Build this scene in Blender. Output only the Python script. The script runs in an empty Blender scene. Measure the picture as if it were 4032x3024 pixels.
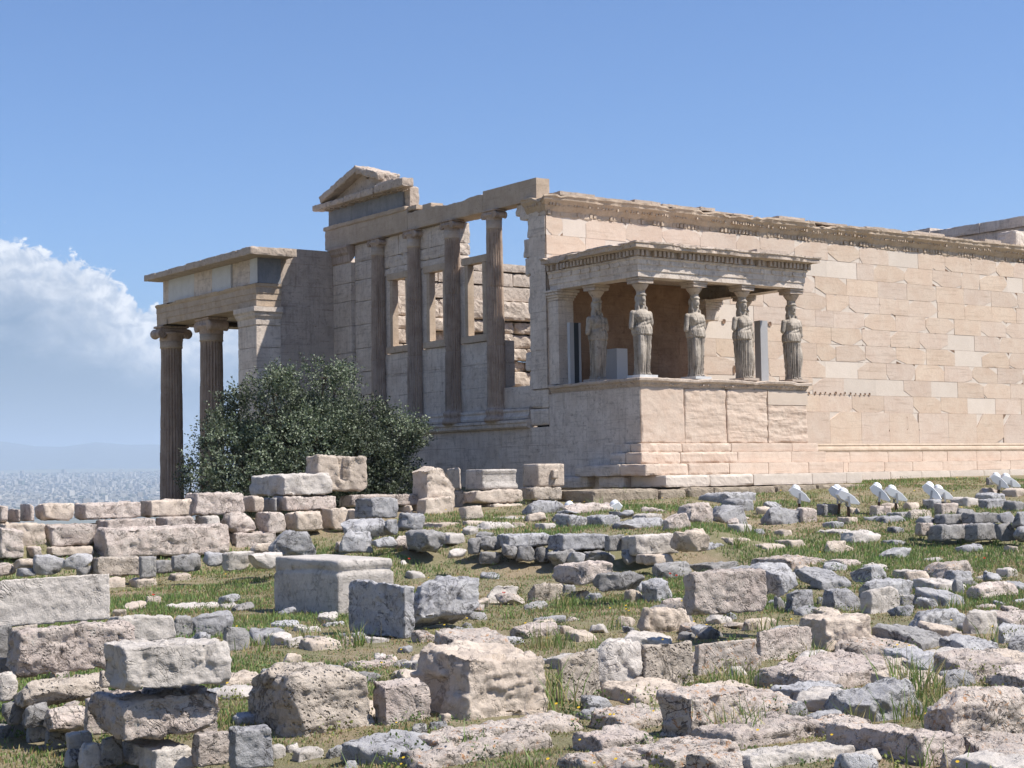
import bpy, bmesh, math, random
import numpy as np
from mathutils import Vector, Matrix

# ------------------------------------------------------------------ scene, camera, light
scn = bpy.context.scene
COL = scn.collection
R = math.radians
FPX, PITCH, ROLL, YAW = 6425.6, R(3.2131), R(-0.9053), R(35.931)
_r = np.array([math.cos(YAW), -math.sin(YAW), 0.0]); _f = np.array([math.sin(YAW), math.cos(YAW), 0.0]); _u = np.array([0, 0, 1.0])
CF = _f*math.cos(PITCH) + _u*math.sin(PITCH); _u2 = _u*math.cos(PITCH) - _f*math.sin(PITCH)
CR = _r*math.cos(ROLL) + _u2*math.sin(ROLL); CU = _u2*math.cos(ROLL) - _r*math.sin(ROLL)
CP = np.array([0.0, 0.0, 1.65])
cam = bpy.data.cameras.new('camera'); cam_o = bpy.data.objects.new('camera', cam); COL.objects.link(cam_o)
cam.sensor_width = 36.0; cam.lens = 36.0*FPX/4032.0; cam.clip_start = 0.2; cam.clip_end = 80000.0
m = Matrix.Identity(4)
for i in range(3):
    m[i][0] = CR[i]; m[i][1] = CU[i]; m[i][2] = -CF[i]; m[i][3] = CP[i]
cam_o.matrix_world = m
scn.camera = cam_o

SUN_AZ, SUN_EL = R(139.0), R(56.0)          # azimuth clockwise from north (+Y)
SUN_STRENGTH, SKY_STRENGTH, EXPOSURE = 4.3, 0.14, 0.74
SKY_SCALE = 1.0
to_sun = Vector((math.sin(SUN_AZ)*math.cos(SUN_EL), math.cos(SUN_AZ)*math.cos(SUN_EL), math.sin(SUN_EL)))
sl = bpy.data.lights.new('sun', 'SUN'); sl.energy = SUN_STRENGTH; sl.angle = R(0.5); sl.color = (1.0, 0.94, 0.85)
so = bpy.data.objects.new('sun', sl); COL.objects.link(so); so.rotation_euler = to_sun.to_track_quat('Z', 'Y').to_euler()
so.location = (20, -20, 60)

scn.view_settings.view_transform = 'Standard'; scn.view_settings.look = 'None'
scn.view_settings.exposure = EXPOSURE; scn.view_settings.gamma = 1.0
scn.render.engine = 'CYCLES'
scn.cycles.use_denoising = True
scn.cycles.max_bounces = 6; scn.cycles.volume_bounces = 1; scn.cycles.diffuse_bounces = 4
scn.cycles.transparent_max_bounces = 8


class NT:                                     # tiny node-tree helper
    def __init__(s, tree): s.t = tree
    def n(s, kind, **kw):
        nd = s.t.nodes.new(kind)
        for k, v in kw.items():
            if k.startswith('i_'):
                key = k[2:]
                nd.inputs[int(key) if key.isdigit() else key.replace('_', ' ')].default_value = v
            else: setattr(nd, k, v)
        return nd
    def l(s, a, b): s.t.links.new(a, b)
    def math(s, op, a, b=None, c=None, clamp=False):
        nd = s.t.nodes.new('ShaderNodeMath'); nd.operation = op; nd.use_clamp = clamp
        for i, v in enumerate((a, b, c)):
            if v is None: continue
            if isinstance(v, (int, float)): nd.inputs[i].default_value = v
            else: s.l(v, nd.inputs[i])
        return nd.outputs[0]
    def mix(s, f, a, b, blend='MIX'):
        nd = s.t.nodes.new('ShaderNodeMix'); nd.data_type = 'RGBA'; nd.blend_type = blend
        for i, v in ((0, f), (6, a), (7, b)):
            if isinstance(v, (int, float)): nd.inputs[i].default_value = v
            elif isinstance(v, tuple): nd.inputs[i].default_value = v if len(v) == 4 else v + (1.0,)
            else: s.l(v, nd.inputs[i])
        return nd.outputs[2]
    def ss(s, x, lo, hi):                     # smoothstep
        nd = s.t.nodes.new('ShaderNodeMapRange'); nd.interpolation_type = 'SMOOTHSTEP'; nd.clamp = True
        s.l(x, nd.inputs[0]); nd.inputs[1].default_value = lo; nd.inputs[2].default_value = hi
        return nd.outputs[0]
    def noise(s, vec, scale, detail=4.0, rough=0.55, dist=0.0):
        nd = s.t.nodes.new('ShaderNodeTexNoise')
        nd.inputs['Scale'].default_value = scale; nd.inputs['Detail'].default_value = detail
        nd.inputs['Roughness'].default_value = rough; nd.inputs['Distortion'].default_value = dist
        if vec is not None: s.l(vec, nd.inputs['Vector'])
        return nd.outputs['Fac']


def build_world():
    w = bpy.data.worlds.new('World'); scn.world = w; w.use_nodes = True
    t = w.node_tree; t.nodes.clear(); N = NT(t)
    out = N.n('ShaderNodeOutputWorld'); bg = N.n('ShaderNodeBackground'); bg.inputs['Strength'].default_value = SKY_STRENGTH
    sky = N.n('ShaderNodeTexSky'); sky.sky_type = 'NISHITA'; sky.sun_disc = False
    sky.sun_elevation = SUN_EL; sky.sun_rotation = SUN_AZ; sky.altitude = 150; sky.air_density = 1.0; sky.dust_density = .7; sky.ozone_density = 2.0
    tc = N.n('ShaderNodeTexCoord'); sep = N.n('ShaderNodeSeparateXYZ'); N.l(tc.outputs['Generated'], sep.inputs[0])
    X, Y, Z = sep.outputs
    az = N.math('MULTIPLY', N.math('ARCTAN2', X, Y), 180/math.pi)
    el = N.math('MULTIPLY', N.math('ARCSINE', Z), 180/math.pi)
    cmb = N.n('ShaderNodeCombineXYZ'); N.l(az, cmb.inputs[0]); N.l(N.math('MULTIPLY', el, 1.15), cmb.inputs[1])
    big = N.noise(cmb.outputs[0], 0.55, 3.0, 0.5); mid = N.noise(cmb.outputs[0], 1.7, 7.0, 0.58, 0.35); soft = N.noise(cmb.outputs[0], 0.45, 5.0, 0.6, 0.8)
    # top line of the cumulus bank (elevation in degrees against azimuth), then billowed by noise
    crv = N.n('ShaderNodeFloatCurve'); c = crv.mapping.curves[0]
    pts = [(0.0, .78), (.15, .72), (.25, .80), (.305, .835), (.335, .775), (.37, .71), (.40, .60), (.425, .645), (.445, .66), (.465, .58), (.52, .48), (.6, .40), (.8, .55), (1.0, .3)]
    c.points[0].location = pts[0]; c.points[1].location = pts[-1]
    for p in pts[1:-1]: c.points.new(*p)
    crv.mapping.update()
    N.l(N.math('DIVIDE', N.math('ADD', az, 0.0), 60.0), crv.inputs['Value'])
    top = N.math('MULTIPLY', crv.outputs[0], 10.0)
    top = N.math('ADD', top, N.math('MULTIPLY', N.math('SUBTRACT', mid, 0.5), 2.3))
    top = N.math('ADD', top, N.math('MULTIPLY', N.math('SUBTRACT', big, 0.5), 1.2))
    under = N.math('SUBTRACT', top, el)                       # degrees below the cloud top
    edge = N.ss(under, -0.05, 0.22)
    bright = N.math('MULTIPLY', edge, N.math('SUBTRACT', 1.0, N.ss(N.math('ADD', under, N.math('MULTIPLY', N.math('SUBTRACT', soft, 0.5), 5.0)), 0.2, 4.2)))
    veil = N.math('MULTIPLY', N.ss(under, 0.0, 1.0), 0.72)
    low = N.math('SUBTRACT', 1.0, N.ss(el, 0.0, 9.0))         # pale air near the horizon
    skyc = N.mix(1.0, sky.outputs[0], SKY_TINT, 'MULTIPLY')
    c1 = N.mix(N.math('MULTIPLY', low, 0.35), skyc, HAZE_COL)
    c2 = N.mix(veil, c1, HAZE_COL)
    shade = N.mix(N.ss(mid, 0.35, 0.68), CLOUD_LO, CLOUD_HI)
    c3 = N.mix(N.math('MULTIPLY', bright, 0.92), c2, shade)
    N.l(c3, bg.inputs['Color']); N.l(bg.outputs[0], out.inputs[0])
SKY_TINT = (.34, .455, .63)
HAZE_COL = (.76, .98, 1.36)
CLOUD_LO, CLOUD_HI = (2.5, 2.8, 3.3), (4.9, 4.9, 4.95)
build_world()

# ------------------------------------------------------------------ pixel -> world helpers (pixels of the 4032 wide photograph)
def ray(x, y): return CF + CR*(x-2016)/FPX - CU*(y-1512)/FPX
def on_axis(d, axis, val): return CP + d*((val-CP[axis])/d[axis])
def at_depth(x, y, t): return CP + ray(x, y)*t
def proj(p):
    v = np.asarray(p, float) - CP; z = v@CF
    return np.array([2016+FPX*(v@CR)/z, 1512-FPX*(v@CU)/z])

# ------------------------------------------------------------------ noise
def _h(i, j, k, s):
    n = (i*np.uint32(374761393) + j*np.uint32(668265263) + k*np.uint32(2147483647-37) + np.uint32(s*1274126177 & 0xffffffff))
    n = (n ^ (n >> np.uint32(13)))*np.uint32(1274126177)
    n = n ^ (n >> np.uint32(16)); n = n*np.uint32(2246822519); n = n ^ (n >> np.uint32(15))
    return n.astype(np.float64)/4294967295.0
def vn(P, s=0):
    P = np.asarray(P, float); i = np.floor(P).astype(np.int64); f = P-i; f = f*f*f*(f*(f*6-15)+10)
    u = (i & 0xffffffff).astype(np.uint32); o = np.uint32(1)
    x0, y0, z0 = u[:, 0], u[:, 1], u[:, 2]; x1, y1, z1 = x0+o, y0+o, z0+o
    fx, fy, fz = f[:, 0], f[:, 1], f[:, 2]
    a = _h(x0, y0, z0, s)*(1-fx)+_h(x1, y0, z0, s)*fx; b = _h(x0, y1, z0, s)*(1-fx)+_h(x1, y1, z0, s)*fx
    c = _h(x0, y0, z1, s)*(1-fx)+_h(x1, y0, z1, s)*fx; d = _h(x0, y1, z1, s)*(1-fx)+_h(x1, y1, z1, s)*fx
    return ((a*(1-fy)+b*fy)*(1-fz)+(c*(1-fy)+d*fy)*fz)*2-1
def fbm(P, s=0, o=4, g=0.5):
    P = np.asarray(P, float); r = 0; a = 1.0; t = 0
    for k in range(o):
        r = r + a*vn(P*(2.03**k)+k*17.3, s+k); t += a; a *= g
    return r/t
def ridged(P, s=0, o=3): 
    r = 0; a = 1.0; t = 0
    for k in range(o):
        r = r + a*(1-2*np.abs(vn(P*(2.03**k)+k*9.1, s+k))); t += a; a *= .5
    return r/t
np.seterr(over='ignore')

# ------------------------------------------------------------------ object helpers
def tag(o, label=None, cat=None, group=None, kind=None):
    if label: o['label'] = label
    if cat: o['category'] = cat
    if group: o['group'] = group
    if kind: o['kind'] = kind
    return o
def empty(name, loc=(0, 0, 0), rz=0.0):
    o = bpy.data.objects.new(name, None); COL.objects.link(o); o.location = loc; o.rotation_euler = (0, 0, rz); o.empty_display_size = .2
    return o
def mk(name, V, F, mat, parent=None, smooth=False, mats=None, midx=None, tint=None, loc=None):
    me = bpy.data.meshes.new(name)
    V = np.asarray(V, float)
    if isinstance(F, np.ndarray):
        nf, k = F.shape
        me.vertices.add(len(V)); me.vertices.foreach_set('co', V.ravel().astype(np.float32))
        me.loops.add(nf*k); me.loops.foreach_set('vertex_index', F.ravel().astype(np.int32))
        me.polygons.add(nf); me.polygons.foreach_set('loop_start', (np.arange(nf)*k).astype(np.int32))
        me.update(calc_edges=True)
    else:
        me.from_pydata(V.tolist(), [], [tuple(f) for f in F]); me.update()
    for q in (mats or [mat]): me.materials.append(q)
    n = len(me.polygons)
    if midx is not None: me.polygons.foreach_set('material_index', np.asarray(midx, np.int32))
    me.polygons.foreach_set('use_smooth', np.full(n, bool(smooth)))
    if tint is not None:
        at = me.color_attributes.new('tint', 'FLOAT_COLOR', 'CORNER')
        tot = np.empty(n, np.int32); me.polygons.foreach_get('loop_total', tot)
        c = np.repeat(np.asarray(tint, np.float32), tot, axis=0)
        at.data.foreach_set('color', np.c_[c, np.ones(len(c), np.float32)].ravel())
    me.update()
    o = bpy.data.objects.new(name, me); COL.objects.link(o)
    if parent is not None: o.parent = parent
    if loc is not None: o.location = loc
    return o
class MB:                                     # gathers shapes for ONE mesh
    def __init__(s): s.V = []; s.F = []; s.M = []; s.T = []; s.n = 0
    def add(s, V, F, m=0, t=(1, 1, 1)):
        V = np.asarray(V, float); s.V.append(V)
        for f in F: s.F.append([int(q)+s.n for q in f]); s.M.append(m); s.T.append(t)
        s.n += len(V); return s
    def build(s, name, mat, parent=None, smooth=False, mats=None, tint=False, origin=None):
        V = np.concatenate(s.V)
        if origin is not None: V = V-np.asarray(origin)
        return mk(name, V, s.F, mat, parent, smooth, mats, s.M if mats else None, s.T if tint else None, origin)

def gbox(dims, res):
    """surface grid of a box centred on 0, shared vertices"""
    n = [max(2, int(round(d/res))+1) for d in dims]
    key = {}; V = []; F = []
    idx = -np.ones((n[0], n[1], n[2]), np.int64)
    g = np.stack(np.meshgrid(*[np.arange(k) for k in n], indexing='ij'), -1).reshape(-1, 3)
    surf = ((g == 0) | (g == np.array(n)-1)).any(1); g = g[surf]
    idx[g[:, 0], g[:, 1], g[:, 2]] = np.arange(len(g))
    V = (g/(np.array(n)-1.0)-.5)*np.array(dims)
    for ax in range(3):
        a, b = (ax+1) % 3, (ax+2) % 3
        ii, jj = np.meshgrid(np.arange(n[a]-1), np.arange(n[b]-1), indexing='ij'); ii = ii.ravel(); jj = jj.ravel()
        for side in (0, n[ax]-1):
            def at(di, dj):
                q = np.zeros((len(ii), 3), np.int64); q[:, ax] = side; q[:, a] = ii+di; q[:, b] = jj+dj
                return idx[q[:, 0], q[:, 1], q[:, 2]]
            f = np.stack([at(0, 0), at(1, 0), at(1, 1), at(0, 1)], 1)
            F.append(f[:, ::-1] if side == 0 else f)
    return V, np.concatenate(F)
def worn(c, dims, res=.06, r=.02, amp=.006, seed=0, chip=1.5, freq=4.0):
    """squared stone block with worn, chipped edges: returns V, F in world space"""
    dims = np.asarray(dims, float); V, F = gbox(dims, res); W = V+np.asarray(c)
    rr = r*(0.35+chip*np.clip(fbm(W*freq, seed, 3)+.25, 0, 1.2))
    rr = np.minimum(rr, dims.min()*.45)
    q = np.clip(V, -dims/2+rr[:, None], dims/2-rr[:, None]); d = V-q; L = np.linalg.norm(d, axis=1, keepdims=True); n = d/np.maximum(L, 1e-9)
    P = q+n*rr[:, None] + n*(amp*fbm(W*freq*2.2, seed+7, 3))[:, None]
    return P+np.asarray(c), F
def boxv(x0, x1, y0, y1, z0, z1):
    V = [(x, y, z) for z in (z0, z1) for y in (y0, y1) for x in (x0, x1)]
    return V, [(0, 2, 3, 1), (4, 5, 7, 6), (0, 1, 5, 4), (2, 6, 7, 3), (0, 4, 6, 2), (1, 3, 7, 5)]
def wblock(mb, x0, x1, y0, y1, z0, z1, res=.07, r=.02, amp=.006, seed=0, m=0, t=(1, 1, 1), chip=1.5, freq=4.0):
    V, F = worn(((x0+x1)/2, (y0+y1)/2, (z0+z1)/2), (x1-x0, y1-y0, z1-z0), res, r, amp, seed, chip, freq); mb.add(V, F, m, t)
# ------------------------------------------------------------------ materials
def stone_mat(name, base, alt, dark, rough=.85, scale=1.0, bump=.5, stain=.5, lichen=None, lich_amt=0.0, streak=0.0, use_tint=False, pits=0.0, rand=.12, bands=0.0, cracks=0.0):
    mt = bpy.data.materials.new(name); mt.use_nodes = True; t = mt.node_tree; t.nodes.clear(); N = NT(t)
    out = N.n('ShaderNodeOutputMaterial'); b = N.n('ShaderNodeBsdfPrincipled'); b.inputs['Roughness'].default_value = rough
    b.inputs['Specular IOR Level'].default_value = .25
    tc = N.n('ShaderNodeTexCoord'); oi = N.n('ShaderNodeObjectInfo')
    add = N.n('ShaderNodeVectorMath', operation='ADD'); N.l(tc.outputs['Object'], add.inputs[0])
    rv = N.n('ShaderNodeVectorMath', operation='SCALE'); rv.inputs[0].default_value = (37, 91, 53); N.l(oi.outputs['Random'], rv.inputs['Scale'])
    N.l(rv.outputs[0], add.inputs[1]); vec = add.outputs[0]
    n1 = N.noise(vec, 2.2*scale, 6, .62, .4); n2 = N.noise(vec, 9*scale, 7, .7); n3 = N.noise(vec, 38*scale, 6, .75)
    col = N.mix(N.ss(n1, .32, .68), base, alt)
    col = N.mix(N.math('MULTIPLY', N.ss(n2, .52, .72), stain), col, dark)
    fine = N.math('MULTIPLY_ADD', n3, .5, .75)
    if bands:
        mp = N.n('ShaderNodeMapping'); N.l(vec, mp.inputs[0]); mp.inputs['Scale'].default_value = (.6, .6, 9.0)
        nb = N.noise(mp.outputs[0], 1.6, 6, .6, .6)
        col = N.mix(N.math('MULTIPLY', N.ss(nb, .52, .72), bands), col, dark)
    if streak:
        mp = N.n('ShaderNodeMapping'); N.l(vec, mp.inputs[0]); mp.inputs['Scale'].default_value = (7.0, 7.0, .7)
        ns = N.noise(mp.outputs[0], 1.5, 5, .65, .3)
        col = N.mix(N.math('MULTIPLY', N.ss(ns, .48, .72), streak), col, dark)
    if lichen:
        n4 = N.noise(vec, 13*scale, 5, .72, .5); n5 = N.noise(vec, 1.6*scale, 2)
        f = N.math('MULTIPLY', N.ss(n4, .56, .64), N.ss(n5, .62-lich_amt*.4, .72-lich_amt*.4))
        col = N.mix(N.math('MULTIPLY', f, .85), col, lichen)
        n6 = N.noise(vec, 21*scale, 4, .7)
        col = N.mix(N.math('MULTIPLY', N.ss(n6, .6, .66), .6), col, (.1, .1, .095))
    ck = None
    if cracks:
        nc = N.noise(vec, 3.1*scale, 5, .62, .9); nd = N.noise(vec, 2.0*scale, 2)
        ck = N.math('MULTIPLY', N.math('SUBTRACT', 1.0, N.ss(N.math('ABSOLUTE', N.math('SUBTRACT', nc, .5)), .002, .022)), N.ss(nd, .44, .56))
        col = N.mix(N.math('MULTIPLY', ck, cracks), col, (.035, .03, .026))
        n8 = N.noise(vec, 46*scale, 3, .6); col = N.mix(N.math('MULTIPLY', N.ss(n8, .62, .70), cracks*.8), col, (.06, .052, .045))
    if use_tint:
        at = N.n('ShaderNodeAttribute', attribute_name='tint'); col = N.mix(1.0, col, at.outputs['Color'], 'MULTIPLY')
    g = N.n('ShaderNodeHueSaturation'); N.l(col, g.inputs['Color'])
    N.l(N.math('MULTIPLY', fine, N.math('MULTIPLY_ADD', oi.outputs['Random'], rand*2, 1-rand)), g.inputs['Value'])
    N.l(g.outputs[0], b.inputs['Base Color'])
    hgt = N.math('MULTIPLY_ADD', n3, .35, N.math('MULTIPLY', n2, .8))
    if pits:
        vo = N.n('ShaderNodeTexVoronoi'); vo.inputs['Scale'].default_value = 26*scale; N.l(vec, vo.inputs['Vector'])
        n7 = N.noise(vec, 7*scale, 3)
        hole = N.math('MULTIPLY', N.math('SUBTRACT', 1.0, N.ss(vo.outputs['Distance'], .12, .42)), N.ss(n7, .46, .58))
        hgt = N.math('SUBTRACT', hgt, N.math('MULTIPLY', hole, pits))
    if ck is not None: hgt = N.math('SUBTRACT', hgt, N.math('MULTIPLY', ck, .5))
    bp = N.n('ShaderNodeBump'); bp.inputs['Strength'].default_value = bump; bp.inputs['Distance'].default_value = .05/scale
    N.l(hgt, bp.inputs['Height']); N.l(bp.outputs[0], b.inputs['Normal'])
    N.l(b.outputs[0], out.inputs['Surface'])
    return mt
def flat_mat(name, col, rough=.5, metal=0.0, noise=.12, scale=8):
    mt = bpy.data.materials.new(name); mt.use_nodes = True; t = mt.node_tree; N = NT(t); b = t.nodes['Principled BSDF']
    tc = N.n('ShaderNodeTexCoord'); n = N.noise(tc.outputs['Object'], scale, 5)
    c = N.mix(1.0, col, (1, 1, 1), 'MULTIPLY'); h = N.n('ShaderNodeHueSaturation'); N.l(c, h.inputs['Color'])
    N.l(N.math('MULTIPLY_ADD', n, noise*2, 1-noise), h.inputs['Value']); N.l(h.outputs[0], b.inputs['Base Color'])
    b.inputs['Roughness'].default_value = rough; b.inputs['Metallic'].default_value = metal
    return mt
M = {}
DK = (.16, .13, .10)
M['old'] = stone_mat('old_marble', (.61, .50, .41), (.57, .445, .355), (.30, .215, .155), scale=1.0, bump=.25, stain=.25, use_tint=True, bands=.35, rand=0)
M['new'] = stone_mat('new_marble', (.64, .56, .485), (.605, .525, .45), (.46, .37, .29), scale=1.0, bump=.12, stain=.15, use_tint=True, rand=0)
M['dirt'] = stone_mat('joint_dirt', (.26, .165, .11), (.19, .12, .08), (.10, .065, .045), bump=.4, rand=0)
M['marble'] = stone_mat('temple_marble', (.52, .42, .325), (.44, .345, .26), (.22, .165, .12), bump=.4, stain=.45, bands=.3, streak=.15, rand=.05)
M['shaded'] = stone_mat('grey_weathered_marble', (.70, .615, .54), (.58, .495, .425), (.19, .15, .125), bump=.5, stain=.55, streak=.3, bands=.4, rand=.04, cracks=.15)
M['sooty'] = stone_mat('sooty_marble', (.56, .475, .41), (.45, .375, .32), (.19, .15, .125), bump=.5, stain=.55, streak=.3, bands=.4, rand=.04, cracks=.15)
M['column'] = stone_mat('column_marble', (.47, .375, .31), (.37, .285, .23), (.15, .11, .085), bump=.3, stain=.45, streak=.55, rand=.08)
M['blue'] = stone_mat('blue_limestone', (.27, .28, .30), (.21, .22, .245), (.10, .105, .12), bump=.15, stain=.3, streak=.3, rand=.05)
M['pale'] = stone_mat('pale_new_marble', (.60, .605, .61), (.54, .545, .55), (.38, .38, .38), bump=.1, stain=.2, rand=.04)
M['statue'] = stone_mat('statue_stone', (.45, .395, .335), (.31, .27, .228), (.075, .064, .053), bump=.4, stain=.6, streak=.8, scale=1.4, rand=.1)
M['crust'] = stone_mat('crusted_marble', (.50, .415, .345), (.41, .335, .275), (.085, .07, .058), bump=.5, stain=.75, scale=1.3, rand=.05)
M['poros'] = stone_mat('poros_stone', (.34, .285, .22), (.27, .22, .17), (.12, .10, .075), bump=.8, stain=.5, pits=.6, rand=.1)
# rubble and blocks of the field
M['g'] = stone_mat('grey_limestone', (0.45, 0.44, 0.44), (0.345, 0.338, 0.35), (0.1, 0.095, 0.095), scale=1.5, bump=1.0, stain=0.75, lichen=(.44, .43, .41), lich_amt=.7, rand=.16, bands=.3, cracks=0.5)
M['p'] = stone_mat('pink_limestone', (.57, .495, .44), (.48, .40, .355), (0.15, 0.115, 0.095), scale=1.5, bump=1.0, stain=0.7, lichen=(.50, .46, .41), lich_amt=.5, pits=.5, rand=.12, cracks=0.5)
M['c'] = stone_mat('cream_marble_block', (0.57, 0.485, 0.405), (0.48, 0.4, 0.33), (0.19, 0.15, 0.12), scale=1.2, bump=.7, stain=0.55, rand=.1, cracks=0.25)
M['w'] = stone_mat('white_marble_block', (0.57, 0.52, 0.475), (0.47, 0.43, 0.39), (0.17, 0.15, 0.13), scale=1.3, bump=.7, stain=0.55, bands=.3, rand=.1, cracks=0.22)
M['l'] = stone_mat('lichen_limestone', (0.53, 0.465, 0.41), (0.44, 0.375, 0.33), (0.13, 0.105, 0.09), scale=1.5, bump=.9, stain=0.7, lichen=(.40, .20, .085), lich_amt=.95, pits=.4, rand=.1, cracks=0.7)
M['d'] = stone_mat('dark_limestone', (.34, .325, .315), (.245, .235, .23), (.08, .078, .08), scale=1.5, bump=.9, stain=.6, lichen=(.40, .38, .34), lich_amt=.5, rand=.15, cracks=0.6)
M['q'] = stone_mat('porous_limestone', (0.53, 0.46, 0.39), (0.46, 0.395, 0.33), (0.18, 0.14, 0.11), scale=1.3, bump=1.0, stain=0.5, pits=1.3, rand=.06, cracks=0.4)
M['white'] = flat_mat('white_enamel', (.80, .80, .79), .35, 0, .04)
M['whiteglass'] = flat_mat('lamp_reflector_shell', (.78, .79, .80), .2, 0, .03)
M['rust'] = flat_mat('rusty_post', (.13, .075, .05), .7, .2, .3)
M['steel'] = flat_mat('painted_steel', (.40, .40, .41), .5, .1, .08)
M['darksteel'] = flat_mat('dark_steel', (.035, .04, .045), .4, .4, .1)
M['panel'] = flat_mat('pale_panel', (.50, .505, .52), .5, 0, .05)
M['bark'] = stone_mat('olive_bark', (.16, .13, .10), (.11, .09, .07), (.05, .04, .03), bump=1.0, streak=.5)

def leaf_mat(name, top, under, hue=.25, trans=.25):
    mt = bpy.data.materials.new(name); mt.use_nodes = True; t = mt.node_tree; t.nodes.clear(); N = NT(t)
    out = N.n('ShaderNodeOutputMaterial'); b = N.n('ShaderNodeBsdfPrincipled'); b.inputs['Roughness'].default_value = .5; b.inputs['Specular IOR Level'].default_value = .3
    geo = N.n('ShaderNodeNewGeometry'); at = N.n('ShaderNodeAttribute', attribute_name='tint')
    c = N.mix(geo.outputs['Backfacing'], top, under); c = N.mix(1.0, c, at.outputs['Color'], 'MULTIPLY')
    N.l(c, b.inputs['Base Color']); tr = N.n('ShaderNodeBsdfTranslucent'); N.l(c, tr.inputs['Color'])
    mx = N.n('ShaderNodeMixShader'); mx.inputs[0].default_value = trans; N.l(b.outputs[0], mx.inputs[1]); N.l(tr.outputs[0], mx.inputs[2])
    N.l(mx.outputs[0], out.inputs['Surface']); return mt
M['leaf'] = leaf_mat('olive_leaf', (.09, .118, .066), (.21, .24, .18), trans=.15)
M['grass'] = leaf_mat('grass_blade', (.275, .295, .145), (.275, .295, .145), trans=.3)
M['weed'] = leaf_mat('weed_leaf', (.105, .155, .05), (.13, .18, .07), trans=.25)
M['poppy'] = leaf_mat('poppy_petal', (.75, .05, .02), (.75, .05, .02), trans=.3)
M['yellow'] = leaf_mat('yellow_petal', (.75, .50, .04), (.75, .50, .04), trans=.3)

def ground_mat():
    mt = bpy.data.materials.new('ground_soil'); mt.use_nodes = True; t = mt.node_tree; t.nodes.clear(); N = NT(t)
    out = N.n('ShaderNodeOutputMaterial'); b = N.n('ShaderNodeBsdfPrincipled'); b.inputs['Roughness'].default_value = .95; b.inputs['Specular IOR Level'].default_value = .1
    tc = N.n('ShaderNodeTexCoord'); v = tc.outputs['Object']
    n1 = N.noise(v, .55, 5, .6, .5); n2 = N.noise(v, 6, 6, .7); n3 = N.noise(v, 60, 4, .7)
    c = N.mix(N.ss(n1, .36, .58), (.31, .245, .165), (.225, .21, .12))
    c = N.mix(N.math('MULTIPLY', N.ss(n2, .5, .68), .6), c, (.40, .33, .245))
    c = N.mix(N.math('MULTIPLY', N.ss(n3, .52, .7), .5), c, (.085, .07, .04))
    N.l(c, b.inputs['Base Color'])
    bp = N.n('ShaderNodeBump'); bp.inputs['Strength'].default_value = .9; bp.inputs['Distance'].default_value = .03
    N.l(N.math('MULTIPLY_ADD', n2, .7, n3), bp.inputs['Height']); N.l(bp.outputs[0], b.inputs['Normal'])
    N.l(b.outputs[0], out.inputs['Surface']); return mt
M['ground'] = ground_mat()

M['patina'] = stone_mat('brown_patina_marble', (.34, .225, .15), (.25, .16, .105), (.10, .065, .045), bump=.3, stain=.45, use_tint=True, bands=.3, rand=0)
# ------------------------------------------------------------------ terrain
def sst(x, a, b):
    t = np.clip((x-a)/(b-a), 0, 1); return t*t*(3-2*t)
def ground_z(X, Y):
    """height of the hilltop, numpy"""
    X = np.asarray(X, float); Y = np.asarray(Y, float)
    d = X*_f[0]+Y*_f[1]; s = X*_r[0]+Y*_r[1]
    right = np.interp(d, [0, 22, 24, 27, 30, 33, 36, 39, 44, 60], [0, 0, .03, .2, .5, .74, .98, 1.2, 1.36, 1.45])
    mid = np.interp(d, [0, 24, 27.2, 27.6, 28.4, 33, 37, 44, 60], [0, -.02, 0, .15, .58, .9, 1.1, 1.36, 1.45])
    left = np.interp(d, [0, 24, 26, 30, 34, 37, 44, 60], [0, 0, 0, .55, .95, 1.1, 1.36, 1.45])
    w = sst(s, 3.2, 5.0); w2 = sst(s, -2.5, -.5)
    z = (right*w+mid*(1-w))*w2 + left*(1-w2)
    leftz = np.interp(Y, [0, 26.6, 27.4, 27.6, 28.1, 28.3, 28.6, 28.85, 60], [-.05, -.02, .05, .2, .38, .55, .68, .88, .9])
    k = 1-sst(s, -5.0, -1.8)
    z = z*(1-k)+leftz*k
    pit = sst(Y, 29.4, 31.2)*(1-sst(X, 24.2, 24.6)); z = z*(1-pit) + (-1.5)*pit      # low court in front of the west wall
    north = sst(Y, 51.8, 54.5); z = z*(1-north) + (-1.6)*north
    z = z - .46*np.exp(-(((X-2.6)/1.9)**2+((Y-9.2)/1.3)**2))                        # dark hollow at the near left
    P = np.stack([X, Y, 0*X], -1).reshape(-1, 3)
    z = z + (.05*fbm(P*.7, 3, 3)+.02*fbm(P*2.6, 5, 3)).reshape(z.shape)
    ex = np.sqrt(np.maximum(0, np.abs(X-25)-95)**2 + np.maximum(0, np.abs(Y-25)-70)**2)  # the rock falls away to the city
    return z - np.minimum(ex*.9, 112)
def hit_ground(x, y):
    d = ray(x, y); ts = np.linspace(5, 80, 1600); P = CP+d*ts[:, None]
    g = ground_z(P[:, 0], P[:, 1]); b = np.nonzero(P[:, 2] < g)[0]
    t = ts[b[0]] if len(b) else 60.0
    return CP+d*t, t
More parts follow.
